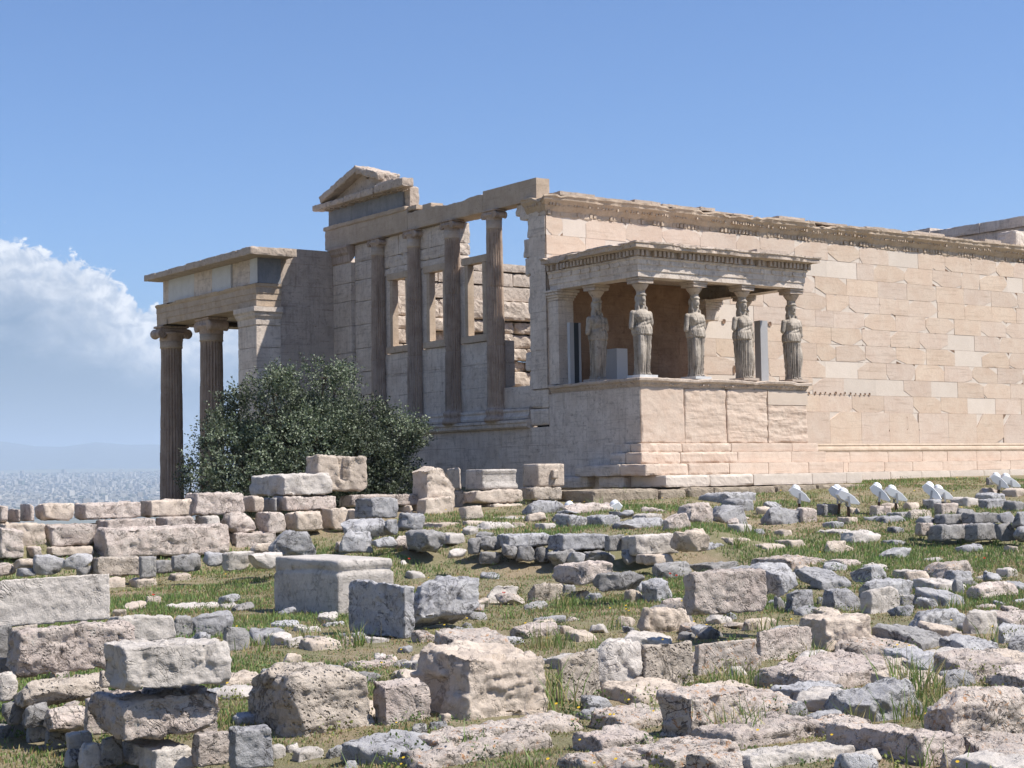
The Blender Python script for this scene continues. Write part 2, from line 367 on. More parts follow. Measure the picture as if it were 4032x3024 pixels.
def build_land():
    a = np.concatenate([np.linspace(-260, -14, 40), np.arange(-13.4, 46, .22), np.linspace(47, 330, 45)])
    b = np.concatenate([np.linspace(-260, 2.5, 40), np.arange(3.0, 46, .22), np.linspace(47, 330, 45)])
    X, Y = np.meshgrid(a, b, indexing='ij'); Z = ground_z(X, Y); n, k = X.shape
    i, j = np.meshgrid(np.arange(n-1), np.arange(k-1), indexing='ij'); q = (i*k+j).ravel()
    F = np.stack([q, q+k, q+k+1, q+1], 1)
    tag(mk('ground', np.stack([X, Y, Z], -1).reshape(-1, 3), F, M['ground'], smooth=True), kind='structure')
    # plain below, rising to the northern suburbs, and the far hills
    base = stone_mat('plain_soil', (.20, .19, .15), (.14, .15, .11), (.09, .10, .08), scale=.004, bump=0, rand=0)
    az = np.radians(np.linspace(-180, 180, 361)); rr = np.concatenate([[0, 400], np.linspace(900, 16000, 60)])
    A, RR = np.meshgrid(az, rr, indexing='ij'); PX, PY = RR*np.sin(A), RR*np.cos(A)
    Zp = plain_z(PX, PY); n, k = A.shape
    i, j = np.meshgrid(np.arange(n-1), np.arange(k-1), indexing='ij'); q = (i*k+j).ravel(); F = np.stack([q, q+k, q+k+1, q+1], 1)
    tag(mk('plain', np.stack([PX, PY, Zp], -1).reshape(-1, 3), F, base, smooth=True), kind='structure')
    hm = stone_mat('hill_scrub', (.10, .115, .115), (.08, .092, .09), (.055, .065, .065), scale=.002, bump=0, rand=0)
    az = np.radians(np.arange(-30, 75, .2)); rr = np.linspace(17000, 25000, 14)
    A, RR = np.meshgrid(az, rr, indexing='ij'); PX, PY = RR*np.sin(A), RR*np.cos(A)
    deg = np.degrees(A); prof = np.interp(deg, [-30, 5, 14, 17.5, 18.7, 19.6, 20.5, 21.6, 22.6, 23.5, 26, 30, 40, 75], [500, 560, 560, 560, 510, 455, 445, 500, 465, 465, 440, 410, 400, 450])
    Pn = np.stack([PX/2600, PY/2600, 0*PX], -1).reshape(-1, 3)
    prof = prof*(1+.04*fbm(Pn, 8, 4).reshape(PX.shape))
    sh = np.sin(np.clip((RR-17000)/8000, 0, 1)*math.pi)**.8
    Zh = -60+(prof+60)*sh*(1+.12*(fbm(Pn*2.5, 9, 4).reshape(PX.shape))*(1-sh))
    n, k = A.shape; i, j = np.meshgrid(np.arange(n-1), np.arange(k-1), indexing='ij'); q = (i*k+j).ravel(); F = np.stack([q, q+k, q+k+1, q+1], 1)
    tag(mk('hills', np.stack([PX, PY, Zh], -1).reshape(-1, 3), F, hm, smooth=True), kind='structure')
def plain_z(X, Y):
    X = np.asarray(X, float); Y = np.asarray(Y, float); RR = np.hypot(X, Y)
    z = np.interp(RR, [0, 7000, 9500, 12000, 15000, 16000], [-112, -108, -62, 10, 118, 60])
    P = np.stack([X/1300, Y/1300, 0*X], -1).reshape(-1, 3)
    return z + 14*fbm(P, 4, 3).reshape(z.shape)*np.interp(RR, [0, 5000, 9000], [0, .2, 1])
def build_city():
    rng = np.random.default_rng(5); n = 21000
    az = np.radians(rng.uniform(13, 36, n)); d = np.sqrt(rng.uniform(5200**2, 13500**2, n))
    X, Y = d*np.sin(az), d*np.cos(az); Z = plain_z(X, Y)
    w = rng.uniform(11, 30, n); l = rng.uniform(11, 30, n); h = rng.uniform(9, 26, n)*np.where(rng.random(n) < .025, 2.0, 1)
    th = np.radians(rng.choice([-8, 12, 35, 60], n)+rng.normal(0, 4, n))
    c, s = np.cos(th), np.sin(th); V = []
    for sx, sy, sz in ((-1, -1, 0), (1, -1, 0), (1, 1, 0), (-1, 1, 0), (-1, -1, 1), (1, -1, 1), (1, 1, 1), (-1, 1, 1)):
        V.append(np.stack([X+c*sx*w/2-s*sy*l/2, Y+s*sx*w/2+c*sy*l/2, Z-6+(h+6)*sz], 1))
    V = np.stack(V, 1).reshape(-1, 3); o = (np.arange(n)*8)[:, None, None]
    F = (np.array([[4, 5, 6, 7], [0, 1, 5, 4], [1, 2, 6, 5], [2, 3, 7, 6], [3, 0, 4, 7]])[None]+o).reshape(-1, 4)
    pal = np.array([(.70, .64, .55), (.56, .51, .43), (.42, .37, .31), (.74, .66, .55), (.30, .29, .29), (.45, .38, .31), (.12, .15, .08)])
    t = pal[rng.choice(7, n, p=[.26, .22, .16, .12, .09, .08, .07])]*rng.uniform(.6, .95, (n, 1))
    t = np.repeat(t, 5, 0)
    mt = bpy.data.materials.new('city_facades'); mt.use_nodes = True; N = NT(mt.node_tree); b = mt.node_tree.nodes['Principled BSDF']
    at = N.n('ShaderNodeAttribute', attribute_name='tint'); tc = N.n('ShaderNodeTexCoord')
    mp = N.n('ShaderNodeMapping'); N.l(tc.outputs['Object'], mp.inputs[0]); mp.inputs['Scale'].default_value = (.02, .02, .33)
    wv = N.n('ShaderNodeTexWave', bands_direction='Z'); wv.inputs['Scale'].default_value = .95; N.l(mp.outputs[0], wv.inputs[0])
    geo = N.n('ShaderNodeNewGeometry'); sp = N.n('ShaderNodeSeparateXYZ'); N.l(geo.outputs['Normal'], sp.inputs[0])
    side = N.math('SUBTRACT', 1.0, N.math('ABSOLUTE', sp.outputs[2]))
    col = N.mix(N.math('MULTIPLY', N.math('MULTIPLY', N.ss(wv.outputs['Fac'], .5, .7), side), .55), at.outputs['Color'], (.07, .075, .08))
    N.l(col, b.inputs['Base Color']); b.inputs['Roughness'].default_value = .8
    tag(mk('city', V, F, mt, tint=t), kind='stuff', label='dense pale city spread over the plain beyond the ruins', cat='city')
def build_haze():
    V, F = boxv(-26000, 27500, -3000, 27500, -130, 660)
    mt = bpy.data.materials.new('haze_air'); mt.use_nodes = True; t = mt.node_tree; t.nodes.clear(); N = NT(t)
    out = N.n('ShaderNodeOutputMaterial'); v = N.n('ShaderNodeVolumePrincipled'); v.inputs['Color'].default_value = (.66, .81, 1, 1)
    v.inputs['Density'].default_value = HAZE_DENSITY; v.inputs['Anisotropy'].default_value = .1
    N.l(v.outputs[0], out.inputs['Volume'])
    tag(mk('haze', V, F, mt), kind='stuff', label='pale blue air over the distant city', cat='haze')
HAZE_DENSITY = .00008
# ------------------------------------------------------------------ the temple
XW, YS, YF, XE = 24.685, 32.5, 28.976, 30.2       # west face, south wall face, porch front, porch east side
XEND, YN = 46.0, 43.16
COURSES = [2.40, 3.33, 3.82, 4.30, 4.79, 5.28, 5.76, 6.24, 6.72, 7.21, 7.70, 8.19]

def jag(p, q, rng, amp, n=3):
    """points strictly between p and q on a broken line"""
    p = np.array(p); q = np.array(q); L = np.linalg.norm(q-p); nn = np.array([-(q-p)[1], (q-p)[0]])/max(L, 1e-6)
    return [tuple(p+(q-p)*((i+1)/(n+1)+rng.uniform(-.1, .1)) + nn*rng.uniform(-amp, amp)) for i in range(n)]

def stone_face(name, parent, org, u, nrm, W, zs, mean, seed, p_new=.13, p_cut=.42, p_hole=.25, mats=('old', 'new', 'dirt'), off=None, skip=None, proud=.008, cols=None):
    """face of coursed ashlar: old blocks with broken corners standing 1-2 cm proud of infill of new marble"""
    rng = np.random.default_rng(seed); u = np.array(u, float); nrm = np.array(nrm, float); org = np.array(org, float); up = np.array([0, 0, 1.])
    mb = MB(); P3 = lambda a, z, o: org+u*a+up*(z-org[2])+nrm*o
    ccw = np.dot(np.cross(u, up), nrm) > 0
    def poly(pts, o, m, t):
        V = [P3(a, z, o) for a, z in pts]; n = len(V); mb.add(V, [tuple(range(n)) if ccw else tuple(range(n))[::-1]], m, t)
    def prism(pts, o0, o1, m, t):
        n = len(pts); V = [P3(a, z, o1) for a, z in pts]+[P3(a, z, o0) for a, z in pts]
        top = tuple(range(n)); F = [top if ccw else top[::-1]]
        for i in range(n):
            k = (i+1) % n; q = (i, i+n, k+n, k); F.append(q if ccw else q[::-1])
        mb.add(V, F, m, t)
    V = [P3(0, zs[0], 0), P3(W, zs[0], 0), P3(W, zs[-1], 0), P3(0, zs[-1], 0)]
    mb.add(V, [(0, 1, 2, 3) if ccw else (3, 2, 1, 0)], 1, (1, 1, 1))
    for r, (z0, z1) in enumerate(zip(zs[:-1], zs[1:])):
        a = -mean*(.5 if r % 2 else 0)-rng.uniform(0, .15) + (off or 0)
        if cols: edges = list(cols)
        else:
            edges = []
            while a < W:
                edges.append(a); a += mean*(rng.uniform(.94, 1.06) if rng.random() < .86 else rng.uniform(.5, .75))
            edges.append(a)
        for e0, e1 in zip(edges[:-1], edges[1:]):
            e0, e1 = max(e0, 0), min(e1, W)
            if e1-e0 < .12: continue
            g = .0035; b0, b1, c0, c1 = e0+g, e1-g, z0+g, z1-g; h = c1-c0; w = b1-b0
            if skip and skip((b0+b1)/2, (c0+c1)/2): continue
            if rng.random() < p_new:
                tn = rng.uniform(.9, 1.06); poly([(b0, c0), (b1, c0), (b1, c1), (b0, c1)], .002+rng.uniform(0, .001), 1, (tn, tn, tn)); 
                poly([(b0-.005, c0-.006), (b1+.005, c0-.006), (b1+.005, c0), (b0-.005, c0)], .0035, 2, (1, 1, 1)); continue
            tv = rng.uniform(.93, 1.05); tw = rng.uniform(-.03, .04); tint = (tv*(1+tw*.4), tv, tv*(1-tw))
            pts = []; cutf = rng.random(4) < p_cut
            corners = [((b0, c0), 0), ((b1, c0), 1), ((b1, c1), 2), ((b0, c1), 3)]
            for (cx, cz), k in corners:
                sx = 1 if k in (0, 3) else -1; sz = 1 if k in (0, 1) else -1
                if cutf[k]:
                    lx = min(rng.uniform(.08, .36)*min(w, 1.3), .47*w); lz = rng.uniform(.15, .47)*h
                    A = (cx+sx*lx, cz); B = (cx, cz+sz*lz)
                    seq = [A]+jag(A, B, rng, .009)+[B]
                    if k in (0, 2): seq = [B]+jag(B, A, rng, .009)+[A]
                    pts += seq
                    if rng.random() < p_hole:
                        f = rng.uniform(.25, .6)
                        tri = [(cx, cz), (cx+sx*lx*f, cz), (cx, cz+sz*lz*f)]
                        if k in (1, 3): tri = tri[::-1]
                        if k in (1, 3): tri = [tri[0], tri[1], tri[2]]
                        poly(tri, .005, 2, (1, 1, 1))
                else: pts.append((cx, cz))
                a0, a1 = corners[k][0], corners[(k+1) % 4][0]
                if rng.random() < .25 and not cutf[k] and not cutf[(k+1) % 4]:      # nibbled edge
                    inn = {0: (0, 1), 1: (-1, 0), 2: (0, -1), 3: (1, 0)}[k]; tt = rng.uniform(.35, .65); dd = rng.uniform(.01, .05); ww = rng.uniform(.05, .12)
                    e = lambda t, d: (a0[0]+(a1[0]-a0[0])*t+inn[0]*d, a0[1]+(a1[1]-a0[1])*t+inn[1]*d)
                    L = np.hypot(a1[0]-a0[0], a1[1]-a0[1])
                    if L > .45: pts += [e(tt-ww*.6, 0.0), e(tt-ww*.2, dd), e(tt+ww*.3, dd*.7), e(tt+ww*.6, 0)] 
            pr = proud+rng.uniform(-.002, .004)
            prism(pts, .0, pr, 0, tint)
            # dirt settled in the joint under and beside the block
            if rng.random() < .7:
                q0, q1 = sorted((rng.uniform(b0, b1), rng.uniform(b0, b1))) if rng.random() < .5 else (b0, b1)
                poly([(q0, c0-.006), (q1, c0-.006), (q1, c0+.001), (q0, c0+.001)], .004, 2, (1, 1, 1))
            if rng.random() < .5: poly([(b1-.001, c0), (b1+.006, c0), (b1+.006, c0+h*rng.uniform(.4, 1)), (b1-.001, c0+h*.4)], .0045, 2, (1, 1, 1))
    o = mb.build(name, None, parent, mats=[M[k] for k in mats], tint=True)
    return o
def fix_normals(o):
    bm = bmesh.new(); bm.from_mesh(o.data); bmesh.ops.recalc_face_normals(bm, faces=bm.faces[:]); bm.to_mesh(o.data); bm.free(); o.data.update()

def sweep(mb, prof, path, outs, step=.06, chip=.02, seed=0, m=0, cap=True, freq=3.0, big=.0):
    """moulding: prof = [(out, z)...] swept along a polyline path of (x, y); outs = outward normals of each leg (axis aligned)"""
    pts = []; nor = []
    for k in range(len(path)-1):
        a = np.array(path[k]); b = np.array(path[k+1]); L = np.linalg.norm(b-a); n = max(1, int(L/step))
        n0 = np.array(outs[k], float)
        for i in range(n+1):
            if i == n and k < len(path)-2: continue
            t = i/n
            no = n0
            if i == 0 and k > 0: no = n0+np.array(outs[k-1], float)
            pts.append(a+(b-a)*t); nor.append(no)
    pts = np.array(pts); nor = np.array(nor); pf = np.array(prof); n, k = len(pts), len(pf)
    V = np.zeros((n, k, 3)); V[:, :, :2] = pts[:, None, :]+nor[:, None, :]*pf[None, :, :1]; V[:, :, 2] = pf[None, :, 1]
    P = V.reshape(-1, 3); no3 = np.zeros((n, k, 3)); no3[:, :, :2] = nor[:, None, :]
    mid = pf[:, 1].mean(); dz = np.tile(np.sign(mid-pf[:, 1]), n)
    f = fbm(P*freq, seed, 4); e = chip*np.clip(f+.1, -.2, 1)*2
    out = np.tile((pf[:, 0]-pf[:, 0].min())/max(1e-6, np.ptp(pf[:, 0])), n)
    P = P - no3.reshape(-1, 3)*(e*out)[:, None]
    if big:
        bb = big*np.clip(fbm(P*1.1, seed+3, 4)*1.6-.05, 0, 1); topw = np.tile((pf[:, 1] > pf[:, 1].max()-.08).astype(float), n)
        P[:, 2] -= bb*topw; P = P - no3.reshape(-1, 3)*(bb*.7*out)[:, None]
    i, j = np.meshgrid(np.arange(n-1), np.arange(k-1), indexing='ij'); q = (i*k+j).ravel()
    F = np.stack([q, q+k, q+k+1, q+1], 1).tolist()
    if cap: F += [list(range(k)), list(range((n-1)*k, n*k))[::-1]]
    mb.add(P, F, m)

def arr(mb, P, F, m=0): mb.add(P, F, m)

def fluted_shaft(cx, cy, z0, z1, r0, r1, seed, flutes=22, joints=(), wear=.012, hexp=1.0):
    na = flutes*8; zs = np.linspace(z0, z1, int((z1-z0)/.09)+2); zz = []
    for z in zs: zz.append(z)
    for j in joints: zz += [j-.012, j-.004, j+.004, j+.012]
    zz = np.array(sorted(zz)); a = np.arange(na)/na*2*math.pi
    A, Zg = np.meshgrid(a, zz); t = (Zg-z0)/(z1-z0); rad = r0+(r1-r0)*t**1.3
    ph = (A*flutes/(2*math.pi)) % 1.0; fl = np.sin(ph*math.pi)**.6
    ends = np.clip((Zg-z0)/.12, 0, 1)*np.clip((z1-Zg)/.1, 0, 1)
    Pn = np.stack([np.cos(A)*rad*3, np.sin(A)*rad*3, Zg*2.0], -1).reshape(-1, 3)+seed
    chip = np.clip(fbm(Pn, seed, 4)+.05, 0, 1).reshape(A.shape)
    dr = -.078*(rad/.4)*fl*np.minimum(1, ends*3) - wear*chip*2.2*(1-fl*.6)
    for j in joints:
        dr = dr-.014*np.exp(-((Zg-j)/.008)**2)
        dr = dr + .010*vn(np.array([[j*7, seed, 1.]]), 3)[0]*(Zg > j) - .05*np.clip(fbm(np.stack([np.cos(A)*2, np.sin(A)*2, 0*A+j], -1).reshape(-1, 3), seed+5, 3)-.12, 0, 1).reshape(A.shape)*np.exp(-np.abs(Zg-j)/.08)
    rad = rad+dr
    P = np.stack([cx+np.cos(A)*rad, cy+np.sin(A)*rad, Zg], -1).reshape(-1, 3); n = len(zz)
    i, j = np.meshgrid(np.arange(n-1), np.arange(na), indexing='ij'); q = i*na+j; q2 = i*na+(j+1) % na
    F = np.stack([q, q2, q2+na, q+na], -1).reshape(-1, 4)
    return P, F
def lathe(cx, cy, prof, seg=48, seed=0, amp=0.0, sq=None):
    a = np.arange(seg)/seg*2*math.pi; pf = np.array(prof); A, K = np.meshgrid(a, np.arange(len(pf))); r = pf[K, 0]
    P = np.stack([cx+np.cos(A)*r, cy+np.sin(A)*r, pf[K, 1]], -1).reshape(-1, 3)
    if amp: 
        d = P-np.array([cx, cy, 0]); d[:, 2] = 0; P = P-d/np.maximum(1e-6, np.linalg.norm(d, axis=1, keepdims=True))*(amp*np.clip(fbm(P*5, seed, 4)+.1, 0, 1)*2)[:, None]
    n = len(pf); i, j = np.meshgrid(np.arange(n-1), np.arange(seg), indexing='ij'); q = i*seg+j; q2 = i*seg+(j+1) % seg
    F = np.stack([q, q2, q2+seg, q+seg], -1).reshape(-1, 4).tolist()
    F += [list(range(seg))[::-1], list(range((n-1)*seg, n*seg))]
    return P, F
def hcyl(p0, axis, L, r, seg=28, seed=0, flare=.0, amp=.012):
    """horizontal bolster: cylinder along axis 0 (x) or 1 (y), pinched in the middle"""
    ts = np.linspace(-.5, .5, 11); a = np.arange(seg)/seg*2*math.pi; V = []
    for t in ts:
        rr = r*(1-flare*(1-abs(2*t)**1.5))
        for q in a:
            v = [0, 0, 0]; v[axis] = t*L; v[1-axis] = math.cos(q)*rr; v[2] = math.sin(q)*rr; V.append(v)
    V = np.array(V)+np.array(p0); V = V + (amp*fbm(V*6, seed, 3))[:, None]*np.array([1, 1, 1])
    n = len(ts); i, j = np.meshgrid(np.arange(n-1), np.arange(seg), indexing='ij'); q = i*seg+j; q2 = i*seg+(j+1) % seg
    F = np.stack([q, q2, q2+seg, q+seg], -1).reshape(-1, 4).tolist(); F += [list(range(seg))[::-1], list(range((n-1)*seg, n*seg))]
    return V, F
def spiral_rings(mb, c, axis, sgn, r, L):
    """raised volute spiral on the end of a bolster"""
    V = []; F = []; n = 56
    for i in range(n):
        t = i/(n-1); a = t*2*math.pi*2.4; rr = r*(.93-.75*t); w = .022*(1-.5*t)
        for k, (dr, do) in enumerate(((-w, 0), (0, .02), (w, 0))):
            v = [0, 0, 0]; v[axis] = sgn*(L/2+do-.004); v[1-axis] = math.cos(a)*(rr+dr); v[2] = math.sin(a)*(rr+dr); V.append(np.array(c)+v)
    for i in range(n-1):
        for k in range(2): F.append((i*3+k, i*3+k+1, i*3+k+4, i*3+k+3))
    mb.add(V, F)
def ionic_capital(parent, cx, cy, z0, z1, r, face_axis, seed, mat, span=None):
    """face_axis: the axis the volute faces look along"""
    mb = MB(); H = z1-z0; rv = H*.32; sp = span or r*1.22; dep = r*1.75
    arr(mb, *lathe(cx, cy, [(r*.93, z0-.02), (r*1.0, z0), (r*1.06, z0+.04), (r*1.03, z0+H*.30), (r*1.25, z0+H*.42), (r*1.3, z0+H*.55), (r*1.1, z0+H*.62)], 48, seed, .012))
    o = 1-face_axis
    for s in (-1, 1):
        c = [cx, cy, z0+H*.48]; c[o] += s*sp; V, F = hcyl(c, face_axis, dep, rv, 30, seed+s, .25); mb.add(V, F)
        for g in (-1, 1): spiral_rings(mb, c, face_axis, g, rv, dep)
    d = [0, 0]; d[face_axis] = dep/2; d[o] = sp; V, F = worn((cx, cy, z0+H*.68), (2*d[0], 2*d[1], H*.34), .05, .03, .01, seed); mb.add(V, F)
    d[face_axis] = dep/2+.03; d[o] = sp+.05; V, F = worn((cx, cy, z1-H*.08), (2*d[0], 2*d[1], H*.16), .05, .025, .008, seed+1); mb.add(V, F)
    return mb.build('capital', mat, parent, smooth=True)
def column(parent, cx, cy, z0, z1, zc, r0, r1, seed, face_axis, mat, joints=(), span=None, base=True, neck=True):
    P, F = fluted_shaft(cx, cy, z0, z1, r0, r1, seed, joints=joints)
    sh = mk('column', P, F, mat, parent, smooth=True)
    c = ionic_capital(sh, cx, cy, z1+(.22 if neck else .0), zc, r1, face_axis, seed, mat, span)
    if neck:
        V, F = lathe(cx, cy, [(r1*.97, z1-.01), (r1*1.04, z1+.02), (r1*1.0, z1+.05), (r1*1.02, z1+.23)], 48, seed, .01); mk('neck', V, F, M['marble'], sh, smooth=True)
    if base:
        h = .34; V, F = lathe(cx, cy, [(r0*1.33, z0-h), (r0*1.42, z0-h+.05), (r0*1.33, z0-h+.11), (r0*1.13, z0-h+.15), (r0*1.12, z0-h+.2), (r0*1.24, z0-h+.25), (r0*1.2, z0-.03), (r0*1.03, z0+.01)], 56, seed, .012)
        mk('base', V, F, mat, sh, smooth=True)
    return sh
def teeth(mb, a0, a1, fix, axis, out, z0, z1, w, gap, dep, seed, miss=.05, wear=0):
    """row of dentils along an axis; fix = coordinate of the face they grow from, out = sign of outward"""
    rng = np.random.default_rng(seed); a = a0
    while a+w < a1:
        if rng.random() > miss:
            j = rng.uniform(0, .012+wear); lo, hi = sorted((fix, fix+out*(dep-j)))
            b = (a, a+w, lo, hi) if axis == 0 else (lo, hi, a, a+w)
            mb.add(*boxv(*b, z0+rng.uniform(0, .01+wear), z1))
        a += w+gap

def build_temple():
    T = empty('temple', (XW+8, 38, 1.3))
    tag(T, 'ruined ancient marble temple with a porch carried by statues of women', 'temple')
    T_loc = Vector(T.location)
    parts = []
    def P(o): parts.append(o); return o
    # ---- south wall
    w = P(stone_face('south_wall', T, (XW, YS, 0), (1, 0, 0), (0, -1, 0), XEND-XW, COURSES[1:], 1.29, 11, p_new=.16, p_cut=.40))
    orth = P(stone_face('orthostate_course', T, (XW, YS, 0), (1, 0, 0), (0, -1, 0), XEND-XW, [2.40, 3.33], 1.29, 23, p_new=.02, p_cut=.3, proud=.03))
    mb = MB(); mb.add(*boxv(XW+.12, XEND, YS+.004, YS+.66, .6, 8.19))
    rng = np.random.default_rng(3)
    P(mb.build('wall_core', M['old'], T))
    # beam holes, slots and sockets in the south face
    mb = MB()
    def hole(x, z, w, h, d=.03):
        n = 10; V = []; 
        for k in range(n):
            a = k/n*2*math.pi; V.append((x+math.copysign(abs(math.cos(a))**.6, math.cos(a))*w/2*rng.uniform(.85, 1.1), YS-.030, z+math.copysign(abs(math.sin(a))**.6, math.sin(a))*h/2*rng.uniform(.85, 1.1)))
        V += [(x, YS-.012, z)]; P(mk('beam_hole', V, [(k, (k+1) % n, n) for k in range(n)], M['dirt'], T))
    for k in range(13): hole(33.95+k*.208+rng.uniform(-.03, .03), 3.86+rng.uniform(-.02, .02), rng.uniform(.05, .10), rng.uniform(.05, .09))
    for x in (32.02, 38.05): hole(x, 3.02, .075, .42)
    for x in (31.35, 32.45, 30.7, 33.1): hole(x, 5.80+rng.uniform(-.05, .03), .13, .13)
    hole(29.6, 4.62, .24, .2); hole(31.2, 5.1, .1, .22); hole(31.05, 4.45, .09, .25)
    # ---- crowning band of the wall (anthemion, egg-and-dart, bead courses) over the south wall, returning on the west anta
    mb = MB()
    path = [(XW, 33.3), (XW, YS), (XEND, YS)]; outs = [(-1, 0), (0, -1)]
    sweep(mb, [(0, 8.15), (.015, 8.19), (.02, 8.30), (.03, 8.32), (.045, 8.34), (.10, 8.42), (.11, 8.45), (.12, 8.47), (.19, 8.55), (.21, 8.57), (.22, 8.62), (.25, 8.67), (.25, 8.72), (-.05, 8.74), (-.6, 8.735)], path, outs, .05, .035, 5, big=.16)
    teeth(mb, XW+.05, XEND, YS, 0, -1, 8.435, 8.515, .05, .045, .155, 8, .28, .02)
    teeth(mb, XW+.05, XEND, YS, 0, -1, 8.20, 8.315, .085, .05, .042, 9, .2, .02)
    teeth(mb, YS+.03, 33.2, XW, 1, -1, 8.435, 8.515, .05, .045, .155, 18, .2, .02)
    P(mb.build('crowning_band', M['marble'], T))
    x = XW+.3; k = 0
    while x < XEND-1:       # broken slabs lying along the wall top
        L = rng.uniform(.5, 1.6)
        if x < 31 or rng.random() < .8:
            mb = MB(); wblock(mb, x, x+L-.02, YS-.23+rng.uniform(0, .12), YS+.55, 8.70, 8.745+rng.uniform(0, .09), .08, .03, .012, 40+k); P(mb.build('top_slab', M['crust'], T))
        x += L; k += 1
    # ---- base moulding and steps along the south wall
    mb = MB()
    sweep(mb, [(.02, 2.44), (.04, 2.40), (.055, 2.37), (.04, 2.345), (.06, 2.325), (.10, 2.30), (.125, 2.25), (.125, 2.22), (.10, 2.195), (.12, 2.18)], [(XE, YS), (XEND, YS)], [(0, -1)], .1, .008, 3, cap=False)
    P(mb.build('base_moulding', M['marble'], T))
    mb = MB()
    for k, (o, z0, z1, ml) in enumerate(((.16, 1.88, 2.175, 0), (.45, 1.60, 1.878, 0), (.78, 1.30, 1.598, 1))):
        x = XE-.1
        while x < XEND+1:
            L = rng.uniform(1.1, 1.7); wblock(mb, x, x+L-.006, YS-o, YS+.1, z0, z1, .09, .022, .004, 60+k*31+int(x*7), ml, tuple([rng.uniform(.94, 1.06)]*3)); x += L
    P(mb.build('step', None, T, mats=[M['old'], M['new']], tint=True))
    # ---- west anta of the south wall: squared corner pier, its north edge broken and toothed
    mb = MB(); z = 2.9; k = 0
    for z0, z1 in zip([2.9]+COURSES[1:], COURSES[1:]+[8.63]):
        yl = 33.32+rng.uniform(-.10, .16); 
        if z0 > 8.1: yl = 33.62
        wblock(mb, XW, XW+.8, YS+.02, yl, z0+.003, z1-.003, .06, .05, .012, 80+k, 0, tuple([rng.uniform(.9, 1.08)]*3), chip=1.8); k += 1
    wblock(mb, XW+.02, XW+.7, 33.3, 33.86, 8.34, 8.63, .05, .12, .03, 97)
    P(mb.build('corner_pier', M['shaded'], T))
    P(stone_face('pier_face', T, (XW-.03, 33.18, 0), (0, -1, 0), (-1, 0, 0), .68, COURSES[2:], .68, 41, p_new=.1, p_cut=.2, mats=('shaded', 'shaded', 'dirt'), cols=[0, .68]))
    # ---- west front: lower wall
    zl = [-1.5, -.7, 0, .62, 1.24, 1.84, 2.40, 2.86]
    P(stone_face('west_wall', T, (XW, YN, 0), (0, -1, 0), (-1, 0, 0), YN-YF-.35, zl, 1.75, 52, p_new=.12, p_cut=.22, mats=('shaded', 'shaded', 'dirt'), skip=lambda a, z: (YN-a < 30.4 and z > 1.2)))
    mb = MB(); mb.add(*boxv(XW+.006, XW+.9, YS+.1, YN, -1.6, 2.86)); mb.add(*boxv(XW+.006, XE-.01, YF+.3, YS+.1, .2, 2.3))
    P(mb.build('west_core', M['shaded'], T))
    mb = MB()   # ledge with mouldings under the engaged columns
    sweep(mb, [(0, 2.84), (.10, 2.86), (.14, 2.90), (.14, 2.98), (.17, 3.0), (.17, 3.06), (.06, 3.08), (-.5, 3.085)], [(XW, YN), (XW, 33.28)], [(-1, 0)], .06, .02, 6)
    sweep(mb, [(.0, 3.07), (.07, 3.1), (.08, 3.16), (.05, 3.2), (.03, 3.27), (.055, 3.31), (.045, 3.36), (-.05, 3.38), (-.4, 3.38)], [(XW+.05, YN), (XW+.05, 33.35)], [(-1, 0)], .06, .012, 7)
    P(mb.build('ledge', M['shaded'], T))
    # ---- engaged columns, windows and walls between them
    ycol = [40.64, 38.69, 36.77, 34.78]; xw = XW+.10
    for k, y in enumerate(ycol):
        c = column(T, XW+.02, y, 3.40, 8.12, 8.635, .255, .212, 100+k*7, 0, M['column'], joints=(5.05, 6.6), span=.25); P(c)
    win = [(39.28, 39.97), (37.35, 38.02), (35.44, 36.12)]
    mb = MB(); k = 0
    def wb(y0, y1, z0, z1, x0=xw, x1=XW+.62, m=0, r=.03, amp=.012):
        nonlocal k; k += 1; wblock(mb, x0, x1, y0, y1, z0, z1, .07, r, amp, 200+k, m, tuple([rng.uniform(.88, 1.08)]*3))
    for (a, b), (yr, yl) in zip(win, ((38.69, 40.64), (36.77, 38.69), (34.78, 36.77))):
        zz = [3.38, 4.0, 4.62, 5.22]
        for z0, z1 in zip(zz[:-1], zz[1:]): wb(yr, yl, z0, z1-.003, m=0, r=.012)
    for z0, z1 in zip([3.38, 4.1, 4.8, 5.5, 6.2, 6.9, 7.55, 8.1], [4.1, 4.8, 5.5, 6.2, 6.9, 7.55, 8.1, 8.63]): wb(40.64, 42.15, z0, z1-.004, m=0)
    for (yr, yl) in ((38.69, 40.64), (36.77, 38.69)):
        ym = (yr+yl)/2+rng.uniform(-.2, .2)
        wb(yr, ym, 8.05, 8.63, r=.04); wb(ym, yl, 8.05, 8.63, r=.04); wb(yr, yl, 7.72, 8.05, r=.05, amp=.03); wb(yr, yl, 7.50, 7.72, r=.05, amp=.02)
    for i, ((a, b), (yr, yl)) in enumerate(zip(win, ((38.69, 40.64), (36.77, 38.69), (34.78, 36.77)))):
        wb(yr, a-.13, 5.4, 7.5 if i < 2 else 7.34, x0=xw+.03, x1=XW+.30, r=.012); wb(b+.13, yl, 5.4, 7.5 if i < 2 else 7.34, x0=xw+.03, x1=XW+.30, r=.012)
    wb(33.3, 34.78, 3.38, 3.94, r=.02)
    P(mb.build('window_wall', M['shaded'], T))
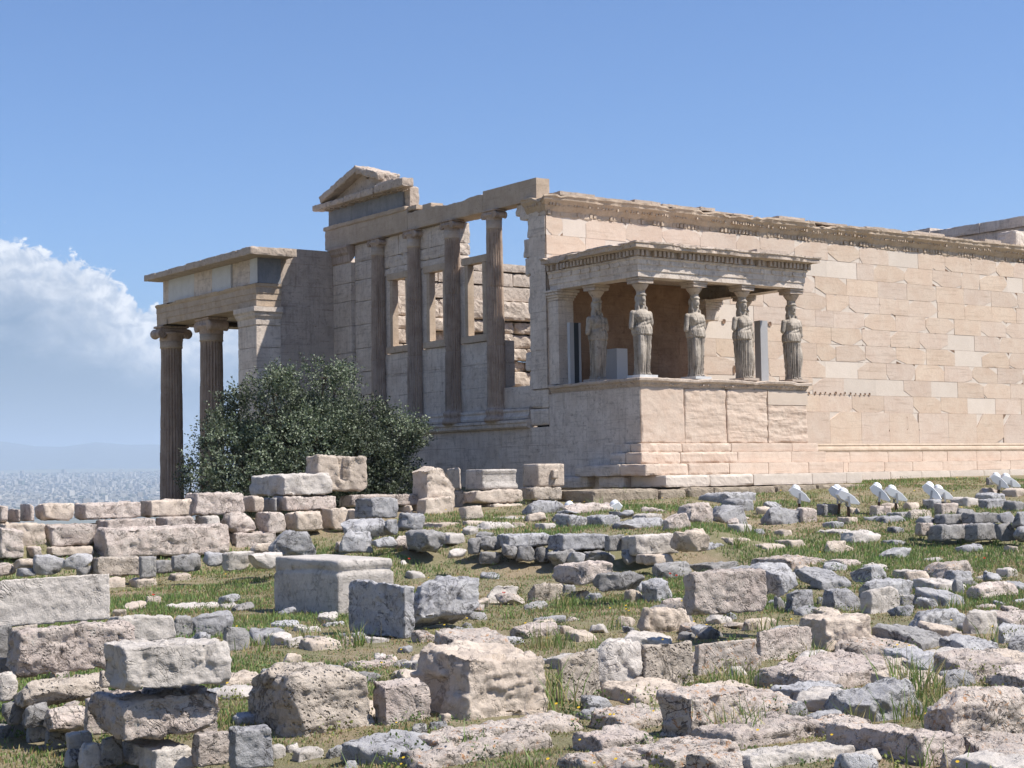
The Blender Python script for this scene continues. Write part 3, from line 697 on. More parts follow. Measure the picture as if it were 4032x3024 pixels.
    for i, (a, b) in enumerate(win):
        mb = MB()
        wblock(mb, xw-.03, XW+.27, a-.17, a, 5.42, 7.34, .07, .012, .004, 300+i); wblock(mb, xw-.03, XW+.27, b, b+.15, 5.42, 7.34, .07, .012, .004, 310+i)
        wblock(mb, xw-.05, XW+.32, a-.30, b+.28, 7.342, 7.54, .07, .018, .006, 320+i); wblock(mb, xw-.06, XW+.40, a-.38, b+.34, 5.225, 5.415, .07, .018, .006, 330+i)
        P(mb.build('window_frame', M['marble'], T))
    # north-west anta with capital
    mb = MB(); k = 0
    for z0, z1 in zip([2.9, 3.8, 4.6, 5.4, 6.2, 6.95, 7.5], [3.8, 4.6, 5.4, 6.2, 6.95, 7.5, 8.12]):
        wblock(mb, XW-.04, XW+.8, 42.14, 43.25, z0, z1-.004, .07, .025, .008, 400+k); k += 1
    P(mb.build('corner_pier', M['shaded'], T))
    mb = MB(); sweep(mb, [(0, 8.10), (.03, 8.14), (.04, 8.34), (.10, 8.42), (.12, 8.5), (.17, 8.56), (.17, 8.63), (-.4, 8.63)], [(XW-.04, 43.25), (XW-.04, 42.14)], [(-1, 0)], .05, .02, 12); P(mb.build('pier_capital', M['column'], T))
    # ---- architrave, frieze, broken pediment of the west front
    mb = MB()
    wblock(mb, XW-.06, XW+.36, 32.80, 35.17, 8.635, 9.19, .08, .012, .003, 500, 0); 
    V, F = worn((XW+.25, (35.18+38.93)/2, 8.88), (.62, 3.75, .49), .05, .03, .008, 501); top = V[:, 2] > 9.02
    V[top, 2] += .075*fbm(V[top]*np.array([.2, 1.6, .2]), 5, 4)-.02; mb.add(V, F)
    wblock(mb, XW-.06, XW+.56, 38.94, 43.66, 8.635, 9.24, .06, .03, .008, 502, 0); wblock(mb, XW-.10, XW+.4, 39.0, 43.7, 9.22, 9.36, .05, .04, .015, 503, 0)
    wblock(mb, XW-.02, XW+.4, 37.75, 38.2, 9.12, 9.28, .05, .03, .01, 504); wblock(mb, XW-.02, XW+.5, 38.5, 39.0, 9.2, 9.33, .05, .03, .01, 505)
    P(mb.build('architrave', M['marble'], T))
    mb = MB(); wblock(mb, XW+.03, XW+.42, 39.3, 43.58, 9.36, 9.93, .08, .012, .004, 510); P(mb.build('frieze', M['blue'], T))
    mb = MB(); wblock(mb, XW+.08, XW+.40, 38.98, 39.296, 9.34, 9.95, .05, .05, .02, 511); P(mb.build('frieze_end', M['crust'], T))
    mb = MB()
    for i, (a, b) in enumerate(((43.05, 43.94), (42.0, 43.04), (41.0, 41.99), (40.32, 40.99), (38.70, 40.30))):
        zt = 10.06 if i < 4 else 10.11
        wblock(mb, XW-.35, XW+.03, a, b, 9.86, zt+rng.uniform(-.03, .02), .045, .05, .018, 520+i)
        if i < 4: wblock(mb, XW+.02, XW+.40, a+.02, b-.02, 9.94, zt+rng.uniform(-.02, .03), .06, .05, .015, 528+i)
    V, F = worn((XW-.10, 39.75, 10.09), (.42, 1.0, .14), .045, .05, .03, 527); mb.add(V, F)
    teeth(mb, 38.9, 43.5, XW+.03, 1, -1, 9.81, 9.865, .06, .04, .22, 33, .25, .03)
    P(mb.build('pediment_cornice', M['crust'], T))
    mb = MB()   # tympanum wedge and broken raking cornice
    prof = [(43.9, 10.10), (42.0, 10.72), (41.25, 10.62), (41.0, 10.08)]
    n = 4; V = [(XW-.02, y, z) for y, z in prof]+[(XW+.4, y, z) for y, z in prof]; mb.add(V, [(3, 2, 1, 0), (4, 5, 6, 7)]+[(i, (i+1) % n, (i+1) % n+n, i+n) for i in range(n)])
    V, F = worn((0, 0, 0), (.85, 2.3, .21), .045, .06, .025, 530); an = math.atan2(.62, 2.15)
    W = V.copy(); W[:, 1] = V[:, 1]*math.cos(an)+V[:, 2]*math.sin(an); W[:, 2] = -V[:, 1]*math.sin(an)+V[:, 2]*math.cos(an); mb.add(W+np.array([XW+.07, 42.38, 10.46]), F)
    V, F = worn((0, 0, 0), (.8, 1.30, .22), .045, .07, .035, 531); an = -math.atan2(.36, 1.2)
    W = V.copy(); W[:, 1] = V[:, 1]*math.cos(an)+V[:, 2]*math.sin(an); W[:, 2] = -V[:, 1]*math.sin(an)+V[:, 2]*math.cos(an); mb.add(W+np.array([XW+.08, 40.72, 10.55]), F)
    wblock(mb, XW-.12, XW+.42, 40.12, 41.1, 10.08, 10.45, .05, .05, .02, 532)
    P(mb.build('raking_cornice', M['crust'], T))
    # ---- north wall of the cella, its south (inner) face roughly broken, seen through the windows
    mb = MB(); z = 2.9; k = 0; rows = [2.9, 3.5, 4.05, 4.5, 5.0, 5.35, 5.75, 6.2, 6.6, 7.25, 7.75, 8.2, 8.6]
    for z0, z1 in zip(rows[:-1], rows[1:]):
        x = XW+.7
        while x < XEND:
            L = rng.uniform(.8, 1.5); rough = 4.4 < z0 < 7.2; pr = rng.uniform(0, .42) if rough else rng.uniform(0, .06)
            if z0 > 8.1 and rng.random() < .1: x += L; continue
            zt = z1-(rng.uniform(0, .2) if z0 > 8.1 else .01)
            wblock(mb, x, x+L-.02, 42.62-pr, 43.25, z0+rng.uniform(0, .04), zt, .09, .12 if rough else .04, .035 if rough else .012, 600+k, 0, tuple([rng.uniform(.9, 1.08)]*3)); x += L; k += 1
    P(mb.build('north_wall', M['c'], T))
    # ---- east end: entablature and raking stones behind the wall
    mb = MB(); 
    for i in range(5): wblock(mb, 44.3, 45.2, 32.4+i*2.1, 32.4+i*2.1+2.08, 9.46, 9.80, .09, .04, .015, 700+i)
    wblock(mb, 44.4, 45.1, 32.3, 43.2, 8.3, 9.455, .2, .02, .005, 710); wblock(mb, 43.62, 44.38, 32.55, 33.3, 8.6, 9.26, .08, .1, .03, 711)
    wblock(mb, 44.35, 45.2, 36.6, 37.6, 9.80, 9.93, .09, .04, .02, 712)
    P(mb.build('east_entablature', M['shaded'], T))
    mb = MB(); mb.add(*boxv(44.4, 45.1, YS+.2, 43.2, 1.3, 8.29)); P(mb.build('east_wall', M['marble'], T))
    mb = MB(); mb.add(*boxv(XW+.7, 44.4, YS+.7, 42.6, 1.0, 2.9)); P(mb.build('cella_floor', M['poros'], T))
    build_porch(T, P, rng); build_north_porch(T, P, rng)
    for o in T.children: o.location = o.location-T_loc
    return T

def build_porch(T, P, rng):
    # podium: big orthostates
    mb = MB(); xs = [XW, 26.05, 27.42, 28.80, XE]
    for i, (a, b) in enumerate(zip(xs[:-1], xs[1:])):
        V, F = worn(((a+b)/2, YF+.25, 3.01), (b-a-.012, .5, 1.31), .03, .045, .010, 800+i, chip=1.7, freq=3)
        fr = V[:, 1] < YF+.1
        if i > 0:      # hacked, layered faces
            d = (.010+.006*i)*(fbm(V*np.array([1.6, 1, 7.0]), 8+i, 4)+.3*fbm(V*9, 9+i, 3)); V[fr, 1] += d[fr]
        if i == 3:
            cut = fr & (V[:, 2] > 3.28); V[cut, 1] = np.maximum(V[cut, 1], YF+.05)
        tv = rng.uniform(.95, 1.05); mb.add(V, F, 0, (tv, tv, tv))
    wblock(mb, 28.82, XE+.01, YF-.004, YF+.2, 3.30, 3.655, .08, .006, .002, 820, 1, (.92, .88, .84))
    P(mb.build('podium', None, T, mats=[M['old'], M['new']], tint=True))
    P(stone_face('podium_side', T, (XW, YS-.15, 0), (0, -1, 0), (-1, 0, 0), YS-.15-YF-.01, [2.37, 3.67], 1.3, 61, p_new=0, p_cut=0, p_hole=0, mats=('shaded', 'shaded', 'dirt'), cols=[0, .45, 1.15, 2.5, YS-.15-YF-.01]))
    mb = MB(); mb.add(*boxv(XW+.006, XE-.02, YF+.3, YS, 2.2, 3.66)); P(mb.build('podium_core', M['shaded'], T))
    path = [(XW, YS-.12), (XW, YF), (XE, YF), (XE, YS)]; outs = [(-1, 0), (0, -1), (1, 0)]
    mb = MB(); sweep(mb, [(-.3, 3.66), (0, 3.66), (.015, 3.70), (.05, 3.745), (.055, 3.77), (.075, 3.79), (.115, 3.82), (.12, 3.87), (.10, 3.89), (-.5, 3.895)], path, outs, .045, .022, 14, cap=False, big=.05)
    teeth(mb, XW, XE, YF, 0, -1, 3.712, 3.765, .045, .035, .06, 71, .2, .015); teeth(mb, YF, 31.0, XW, 1, -1, 3.712, 3.765, .045, .035, .06, 72, .35, .015)
    P(mb.build('podium_cornice', M['crust'], T))
    mb = MB(); mb.add(*boxv(XW+.1, XE-.1, YF+.1, YS, 3.66, 3.895)); P(mb.build('porch_floor', M['marble'], T))
    # base moulding and steps of the porch, returning a little on the west
    mb = MB()
    def steps(zs, o, zb, zt, x0, x1, mtl, sd):
        x = x0; k = 0
        while x < x1:
            L = min(rng.uniform(1.2, 2.1), x1-x)
            wblock(mb, x, x+L-.006, YF-o, YF+.3, zb, zt, .05, .05 if k < 2 else .02, .012 if k < 2 else .004, sd+k, mtl, tuple([rng.uniform(.95, 1.06)]*3)); x += L; k += 1
    steps(0, .10, 2.14, 2.352, XW-.10, XE+.25, 0, 900); steps(0, .28, 1.87, 2.137, XW-.24, XE+.35, 0, 910)
    steps(0, .62, 1.60, 1.867, XW-.42, XE+.6, 0, 920); steps(0, .95, 1.33, 1.597, XW-.1, XE+.9, 1, 930)
    for (o, z0, z1, y1) in ((.10, 2.14, 2.352, 29.6), (.24, 1.87, 2.137, 29.9), (.42, 1.60, 1.867, 31.0), (.30, 1.33, 1.597, 30.2)):
        wblock(mb, XW-o, XW+.2, YF+.305, y1, z0, z1, .06, .05, .012, 940+int(z0*10), 2)
    wblock(mb, XW-.25, XW+.2, 30.7, 32.6, 1.33, 1.59, .06, .06, .015, 951, 2)
    P(mb.build('porch_step', None, T, mats=[M['old'], M['new'], M['shaded']], tint=True))
    mb = MB(); x = 22.2; k = 0
    while x < 33.5:
        L = rng.uniform(.7, 1.5); wblock(mb, x, x+L-.02, YF-1.2+rng.uniform(-.1, .1), YF+.2, .75, 1.32-rng.uniform(0, .05), .06, .06, .02, 960+k); x += L; k += 1
    P(mb.build('foundation', M['poros'], T)); mb = MB()
    x = 31.2
    while x < 43:
        L = rng.uniform(.7, 1.5); wblock(mb, x, x+L-.02, YS-1.1+rng.uniform(-.1, .1), YS-.2, .9, 1.30-rng.uniform(0, .08), .08, .06, .02, 980+k); x += L; k += 1
    P(mb.build('foundation', M['poros'], T))
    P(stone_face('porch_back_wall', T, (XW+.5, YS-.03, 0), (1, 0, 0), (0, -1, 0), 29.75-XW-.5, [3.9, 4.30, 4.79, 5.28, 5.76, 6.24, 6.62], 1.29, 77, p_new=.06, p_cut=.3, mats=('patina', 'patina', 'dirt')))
    # antae of the porch against the south wall
    for x in (XW+.02, XE-.52):
        mb = MB(); wblock(mb, x, x+.48, YS-.42, YS+.02, 3.9 if x < 27 else 5.72, 6.0, .07, .015, .004, 1000+int(x)); a = mb.build('porch_pier', M['shaded'], T); P(a)
        mb = MB(); 
        for o, z0, z1 in ((.02, 6.0, 6.07), (.05, 6.07, 6.13), (.09, 6.13, 6.2), (.12, 6.2, 6.262)): wblock(mb, x-o, x+.48+o, YS-.42-o, YS+.02, z0, z1, .07, .02, .004, 1010+int(z0*30))
        mb.build('pier_capital', M['shaded'], a)
    # entablature: three fasciae with discs, dentils, projecting cornice, ceiling slab
    mb = MB()
    sweep(mb, [(-.42, 6.262), (.0, 6.262), (.0, 6.40), (.02, 6.402), (.02, 6.55), (.04, 6.552), (.04, 6.66), (.07, 6.69), (.07, 6.72), (-.42, 6.72)], path, outs, .07, .012, 15, cap=True)
    P(mb.build('porch_architrave', M['shaded'], T))
    V0, F0 = lathe(0, 0, [(.055, 0), (.05, .016), (.02, .018)], 16)
    Ws = np.stack([V0[:, 0], -V0[:, 2], V0[:, 1]], 1); Ww = np.stack([-V0[:, 2], V0[:, 0], V0[:, 1]], 1); d0 = {}
    for k in range(24):
        w_ = 's' if k < 15 else 'w'; loc = (XW+.3+k*.37, YF-.042, 6.605) if k < 15 else (XW-.042, YF+.3+(k-15)*.37, 6.605)
        if w_ not in d0: d0[w_] = mk('disc', Ws if w_ == 's' else Ww, F0, M['shaded'], T, loc=loc); P(d0[w_])
        else: c = d0[w_].copy(); COL.objects.link(c); c.location = loc; P(c)
    mb = MB(); sweep(mb, [(-.3, 6.72), (.03, 6.72), (.03, 6.875), (-.3, 6.875)], path, outs, .3, .0, 16)
    teeth(mb, XW-.13, XE+.13, YF-.02, 0, -1, 6.725, 6.868, .075, .06, .13, 81, .06, .015); teeth(mb, YF-.10, YS-.05, XW-.02, 1, -1, 6.725, 6.868, .075, .06, .13, 82, .06, .015); teeth(mb, YF-.1, YS, XE+.02, 1, 1, 6.725, 6.868, .075, .06, .13, 83, .1)
    P(mb.build('dentil_band', M['crust'], T))
    mb = MB(); sweep(mb, [(-.3, 6.875), (.17, 6.875), (.18, 6.90), (.30, 6.905), (.31, 6.99), (.335, 7.01), (.33, 7.05), (.22, 7.07), (-.6, 7.12)], path, outs, .04, .06, 17, big=.17)
    P(mb.build('porch_cornice', M['crust'], T))
    mb = MB(); wblock(mb, XW-.1, XE+.1, YF-.1, YS-.005, 6.99, 7.10, .09, .04, .04, 1100); mb.add(*boxv(XW+.1, XE-.1, YF+.1, YS-.01, 6.63, 6.99))
    wblock(mb, 28.35, 29.35, YF-.22, YF+.4, 7.04, 7.13, .07, .01, .003, 1101)
    P(mb.build('porch_roof', M['crust'], T))
    # the statues
    for i, (x, y, flip) in enumerate(((24.98, 29.25, 0), (26.68, 29.25, 0), (28.28, 29.25, 1), (30.0, 29.25, 1), (25.0, 30.93, 0), (29.98, 30.93, 1))):
        caryatid(T, P, x, y, 3.895, flip, i)

CARY = {}
def cary_mesh(flip):
    """one draped standing woman: lofted body with flutes, overfold, arms broken above the elbow, head and hair, fused by a voxel remesh"""
    zs = np.concatenate([np.linspace(.06, 1.0, 64), np.linspace(1.01, 1.62, 52)]); na = 120
    tab = np.array([[.06, .235, .20], [.3, .225, .195], [.6, .235, .20], [.85, .25, .205], [1.0, .265, .215], [1.10, .262, .215], [1.2, .26, .212], [1.25, .235, .19], [1.32, .23, .185], [1.42, .255, .20], [1.5, .275, .185], [1.55, .265, .155], [1.59, .19, .125], [1.62, .12, .10]])
    V = []; a = np.arange(na)/na*2*math.pi
    s = -1 if flip else 1
    for z in zs:
        rx, ry = np.interp(z, tab[:, 0], tab[:, 1]), np.interp(z, tab[:, 0], tab[:, 2]); sway = s*.035*math.sin(math.pi*min(1, z/1.5)**1.2)
        c, sn = np.cos(a), np.sin(a); e = .78; x = np.sign(c)*np.abs(c)**e*rx; y = np.sign(sn)*np.abs(sn)**e*ry
        dn = np.zeros(na)
        knee = np.exp(-((a-(1.5*math.pi-s*.62))/.42)**2)*np.exp(-((z-.60)/.27)**2); legz = np.exp(-((a-(1.5*math.pi-s*.62))/.5)**2)*(z < 1.0)
        if z < 1.03:
            fl = np.abs(np.sin(a*11+.35*math.sin(z*4)))**.8
            dn -= .072*fl*(1-.9*np.clip(knee*1.3+legz*.75*np.clip(z/.35, 0, 1), 0, 1))*min(1, (1.03-z)/.03)*(1-.25*math.cos(z*9)*0)
            dn += .075*knee
            dn += .02*np.clip(1-z/.16, 0, 1)
            if z > .95: dn -= 0
        else:
            hem = 1.05+.05*np.cos(2*a)          # overfold hem, dipping at the sides
            dn += .013*(z > hem)*np.clip((1.3-z)/.2, 0, 1)
            dn -= .016*np.abs(np.sin(a*10+z*9+2*np.sin(3*a)))*np.clip((1.5-z)/.1, 0, 1)
            br = sum(np.exp(-((a-(1.5*math.pi+q*.55))/.3)**2) for q in (-1, 1))*np.exp(-((z-1.405)/.07)**2); dn += .045*br
            dn += .012*np.sin(z*60+3*np.sin(a*2))*np.clip((z-1.22)/.04, 0, 1)*np.clip((1.42-z)/.1, 0, 1)*(np.abs(a-1.5*math.pi) < .9)
        r = np.hypot(x, y); V.append(np.stack([x*(1+dn/r)+sway, y*(1+dn/r), np.full(na, z)], 1))
    V = np.concatenate(V); n = len(zs); i, j = np.meshgrid(np.arange(n-1), np.arange(na), indexing='ij'); q = i*na+j; q2 = i*na+(j+1) % na
    F = np.stack([q, q2, q2+na, q+na], -1).reshape(-1, 4).tolist()+[list(range(na))[::-1], list(range((n-1)*na, n*na))]
    mb = MB(); mb.add(V, F); sx = s*.01
    def ell(c, r, k=16, m=24, f=None):
        th = np.linspace(0, math.pi, k); ph = np.arange(m)/m*2*math.pi; T_, P_ = np.meshgrid(th, ph, indexing='ij')
        W = np.stack([np.sin(T_)*np.cos(P_), np.sin(T_)*np.sin(P_), np.cos(T_)], -1).reshape(-1, 3)*np.array(r)
        if f is not None: W = f(W)
        W = W+np.array(c); i, j = np.meshgrid(np.arange(k-1), np.arange(m), indexing='ij'); q = i*m+j; q2 = i*m+(j+1) % m
        mb.add(W, np.stack([q, q+m, q2+m, q2], -1).reshape(-1, 4).tolist())
    def limb(p0, p1, r0, r1):
        p0, p1 = np.array(p0), np.array(p1); 
        for t in np.linspace(0, 1, 9): ell(p0+(p1-p0)*t, [r0+(r1-r0)*t]*2+[(r0+(r1-r0)*t)*1.1], 10, 14)
    ell((sx, -.01, 1.66), (.078, .078, .14)); ell((sx, -.03, 1.855), (.098, .115, .148))                        # neck, head
    ell((sx, -.138, 1.845), (.016, .026, .034)); ell((sx, -.118, 1.90), (.07, .022, .014)); ell((sx, -.115, 1.79), (.03, .018, .012)); ell((sx, -.105, 1.755), (.036, .03, .03))   # nose, brow, lips, chin
    for q in (-1, 1): ell((sx+q*.1, -.0, 1.85), (.02, .04, .05)); ell((sx+q*.10, .0, 1.72), (.045, .055, .14)); ell((sx+q*.125, -.07, 1.58), (.03, .03, .12))   # ears, hair, locks
    ell((sx, .06, 1.88), (.128, .115, .135)); ell((sx, .10, 1.62), (.115, .075, .24)); ell((sx, -.02, 1.965), (.132, .13, .06))                                     # hair mass, back hair, wreath
    for q in (-1, 1): limb((sx+q*.265, .0, 1.51), (sx+q*.318, .0, 1.30 if q*s > 0 else 1.20), .078, .066)
    for q in (-1, 1): ell((q*.09, -.185, .075), (.045, .09, .035))                                                # feet
    limb((sx, 0, 1.9), (sx, 0, 2.04), .11, .12)
    o = mb.build('statue_build', M['statue'])
    bm = bmesh.new(); bm.from_mesh(o.data); bmesh.ops.recalc_face_normals(bm, faces=bm.faces[:]); bm.to_mesh(o.data); bm.free()
    md = o.modifiers.new('r', 'REMESH'); md.mode = 'VOXEL'; md.voxel_size = .0095; md.use_smooth_shade = True
    sm = o.modifiers.new('s', 'SMOOTH'); sm.iterations = 1; sm.factor = .4
    me = bpy.data.meshes.new_from_object(o.evaluated_get(bpy.context.evaluated_depsgraph_get()))
    old = o.data; bpy.data.objects.remove(o); bpy.data.meshes.remove(old)
    n = len(me.vertices); co = np.empty(n*3, np.float32); me.vertices.foreach_get('co', co); co = co.reshape(-1, 3).astype(float)
    co = co*np.array([.94, .92, 1.0]) + (.006*fbm(co*11, 3, 3))[:, None]*np.sign(co*np.array([1, 1, 0])); me.vertices.foreach_set('co', co.astype(np.float32).ravel()); me.update()
    me.name = 'caryatid'
    if not me.materials: me.materials.append(M['statue'])
    return me
def caryatid(T, P, x, y, z, flip, i):
    if flip not in CARY: CARY[flip] = cary_mesh(flip)
    o = bpy.data.objects.new('caryatid', CARY[flip]); COL.objects.link(o); o.parent = T; o.location = (x, y, z); P(o); o.rotation_euler = (0, 0, R((-2, 3, 2, -3, 1, 4)[i]))
    mb = MB(); V, F = lathe(0, 0, [(.095, 2.0), (.105, 2.03), (.10, 2.05), (.125, 2.09), (.17, 2.15), (.20, 2.20), (.19, 2.225)], 40, i, .008); mb.add(V, F)
    wblock(mb, -.225, .225, -.22, .22, 2.225, 2.30, .05, .012, .004, 1300+i, chip=1.2); wblock(mb, -.245, .245, -.24, .24, 2.302, 2.364, .05, .012, .004, 1310+i)
    c = mb.build('capital', M['crust'], o)
    mb = MB(); wblock(mb, -.27, .27, -.27, .24, -.002, .065, .05, .012, .004, 1320+i); p = mb.build('plinth', M['pale'] if i < 2 else M['crust'], o)

def build_north_porch(T, P, rng):
    X0, Y0, X1, Y1 = 22.02, YN, 34.0, 50.3       # west face, south face, far east, north face
    mb = MB(); k = 0
    zz = [-1.5, -.6, .3, 1.2, 2.0, 2.7, 3.45, 4.2, 4.95, 5.55, 6.2]
    for z0, z1 in zip(zz[:-1], zz[1:]): wblock(mb, X0, X0+.8, Y0, Y0+1.2, z0, z1-.004, .1, .015, .004, 1400+k); k += 1
    P(mb.build('corner_pier', M['shaded'], T))
    mb = MB(); sweep(mb, [(0, 6.2), (.02, 6.22), (.03, 6.40), (.05, 6.42), (.09, 6.48), (.10, 6.54), (.15, 6.6), (.15, 6.74), (-.3, 6.74)], [(X0, Y0+1.2), (X0, Y0), (X0+.8, Y0)], [(-1, 0), (0, -1)], .05, .015, 18); P(mb.build('pier_capital', M['shaded'], T))
    P(stone_face('porch_wall', T, (X0+.8, Y0+.05, 0), (1, 0, 0), (0, -1, 0), XW-X0-.8, [-1.5, -.6, .3, 1.2, 2.1, 2.8, 3.4, 4.0, 4.6, 5.2, 5.8, 6.25, 6.75, 7.42, 8.1, 8.55], 1.25, 1420, p_new=0, p_cut=.1, p_hole=.2, mats=('sooty', 'sooty', 'dirt')))
    mb = MB(); mb.add(*boxv(X0+.75, XW+.5, Y0+.054, Y0+.9, -1.5, 8.54)); P(mb.build('porch_wall_core', M['shaded'], T))
    xc = X0+.44
    c1 = on_axis(ray(550+345/2.765, 900+1400/2.765), 0, xc); c2 = on_axis(ray(550+782/2.765, 900+1300/2.765), 0, xc)
    cols = [(xc, c1[1], 0), (xc, c2[1], 0)]
    for q in (1, 2, 3): cols.append((xc+q*3.5, c1[1], 1))
    cols.append((xc+10.5, c2[1], 0))
    for i, (x, y, ax) in enumerate(cols):
        P(column(T, x, y, -.55, 6.02, 6.76, .41, .365, 140+i*9, ax if i else 1, M['column'], joints=(1.4, 3.05, 4.62) if i else (1.1, 2.6, 3.35, 4.55), span=.44))
    mb = MB()
    sweep(mb, [(-.8, 6.765), (0, 6.765), (.0, 6.96), (.02, 6.965), (.02, 7.15), (.04, 7.155), (.04, 7.32), (.08, 7.37), (.10, 7.44), (-.8, 7.45)], [(X0+.82, Y0), (X0, Y0), (X0, Y1)][::-1], [(-1, 0), (0, -1)], .07, .025, 19, big=.06)
    sweep(mb, [(-.8, 6.765), (0, 6.765), (.04, 7.32), (.08, 7.45), (-.8, 7.45)], [(X1, Y1), (X0, Y1)], [(0, 1)], .3, .01, 20)
    P(mb.build('porch_architrave', M['marble'], T))
    # frieze of blue limestone with pale restored blocks
    ys = [Y0-.02, 43.62, 44.40, 44.9, 46.2, 47.5, 49.45, 49.87]; ms = ['pale', 'shaded', 'blue', 'pale', 'shaded', 'pale', 'shaded']
    ob = MB()
    for i, (a, b) in enumerate(zip(ys[:-1], ys[1:])):
        mi = {'pale': 0, 'shaded': 1, 'blue': 2}[ms[i]]; dx = .0 if ms[i] != 'blue' else .12
        wblock(ob, X0+.03+dx, X0+.6, a+.003, b-.003, 7.452, 8.20, .12, .01, .003, 1500+i, mi)
    wblock(ob, X0+.034, X0+.80, Y0-.035, Y0+.4, 7.452, 8.205, .12, .01, .003, 1510, 2); ob.add(*boxv(X0+.1, X0+.7, Y0+.5, Y1-.5, 7.452, 8.21), 1); ob.add(*boxv(X0+.72, X1, Y1-.9, Y1-.2, 7.452, 8.21), 2)
    P(ob.build('porch_frieze', None, T, mats=[M['pale'], M['shaded'], M['blue']]))
    mb = MB(); yc = 42.57; i = 0
    for L in (.95, 1.35, 1.05, 1.1, 1.35, 1.0, .87):
        wblock(mb, X0-.48, X0+1.05, yc+.004, yc+L-.004, 8.205, 8.42+rng.uniform(-.02, .015), .06, .035, .012, 1520+i); yc += L; i += 1
    wblock(mb, X0-.44, X0+1.06, 42.60, 43.2, 8.21, 8.445, .045, .05, .02, 1530)
    P(mb.build('porch_cornice', M['crust'], T))
    mb = MB(); mb.add(*boxv(X0+1.0, X1, Y0+.1, Y1-.1, 8.22, 8.40)); mb.add(*boxv(X0+.5, X1, Y0+.9, Y1-.3, 6.95, 7.05))
    P(mb.build('porch_roof', M['shaded'], T))
    mb = MB(); mb.add(*boxv(X0-.6, X1, Y0+.2, Y1+.8, -1.6, -.9)); P(mb.build('porch_floor', M['marble'], T))
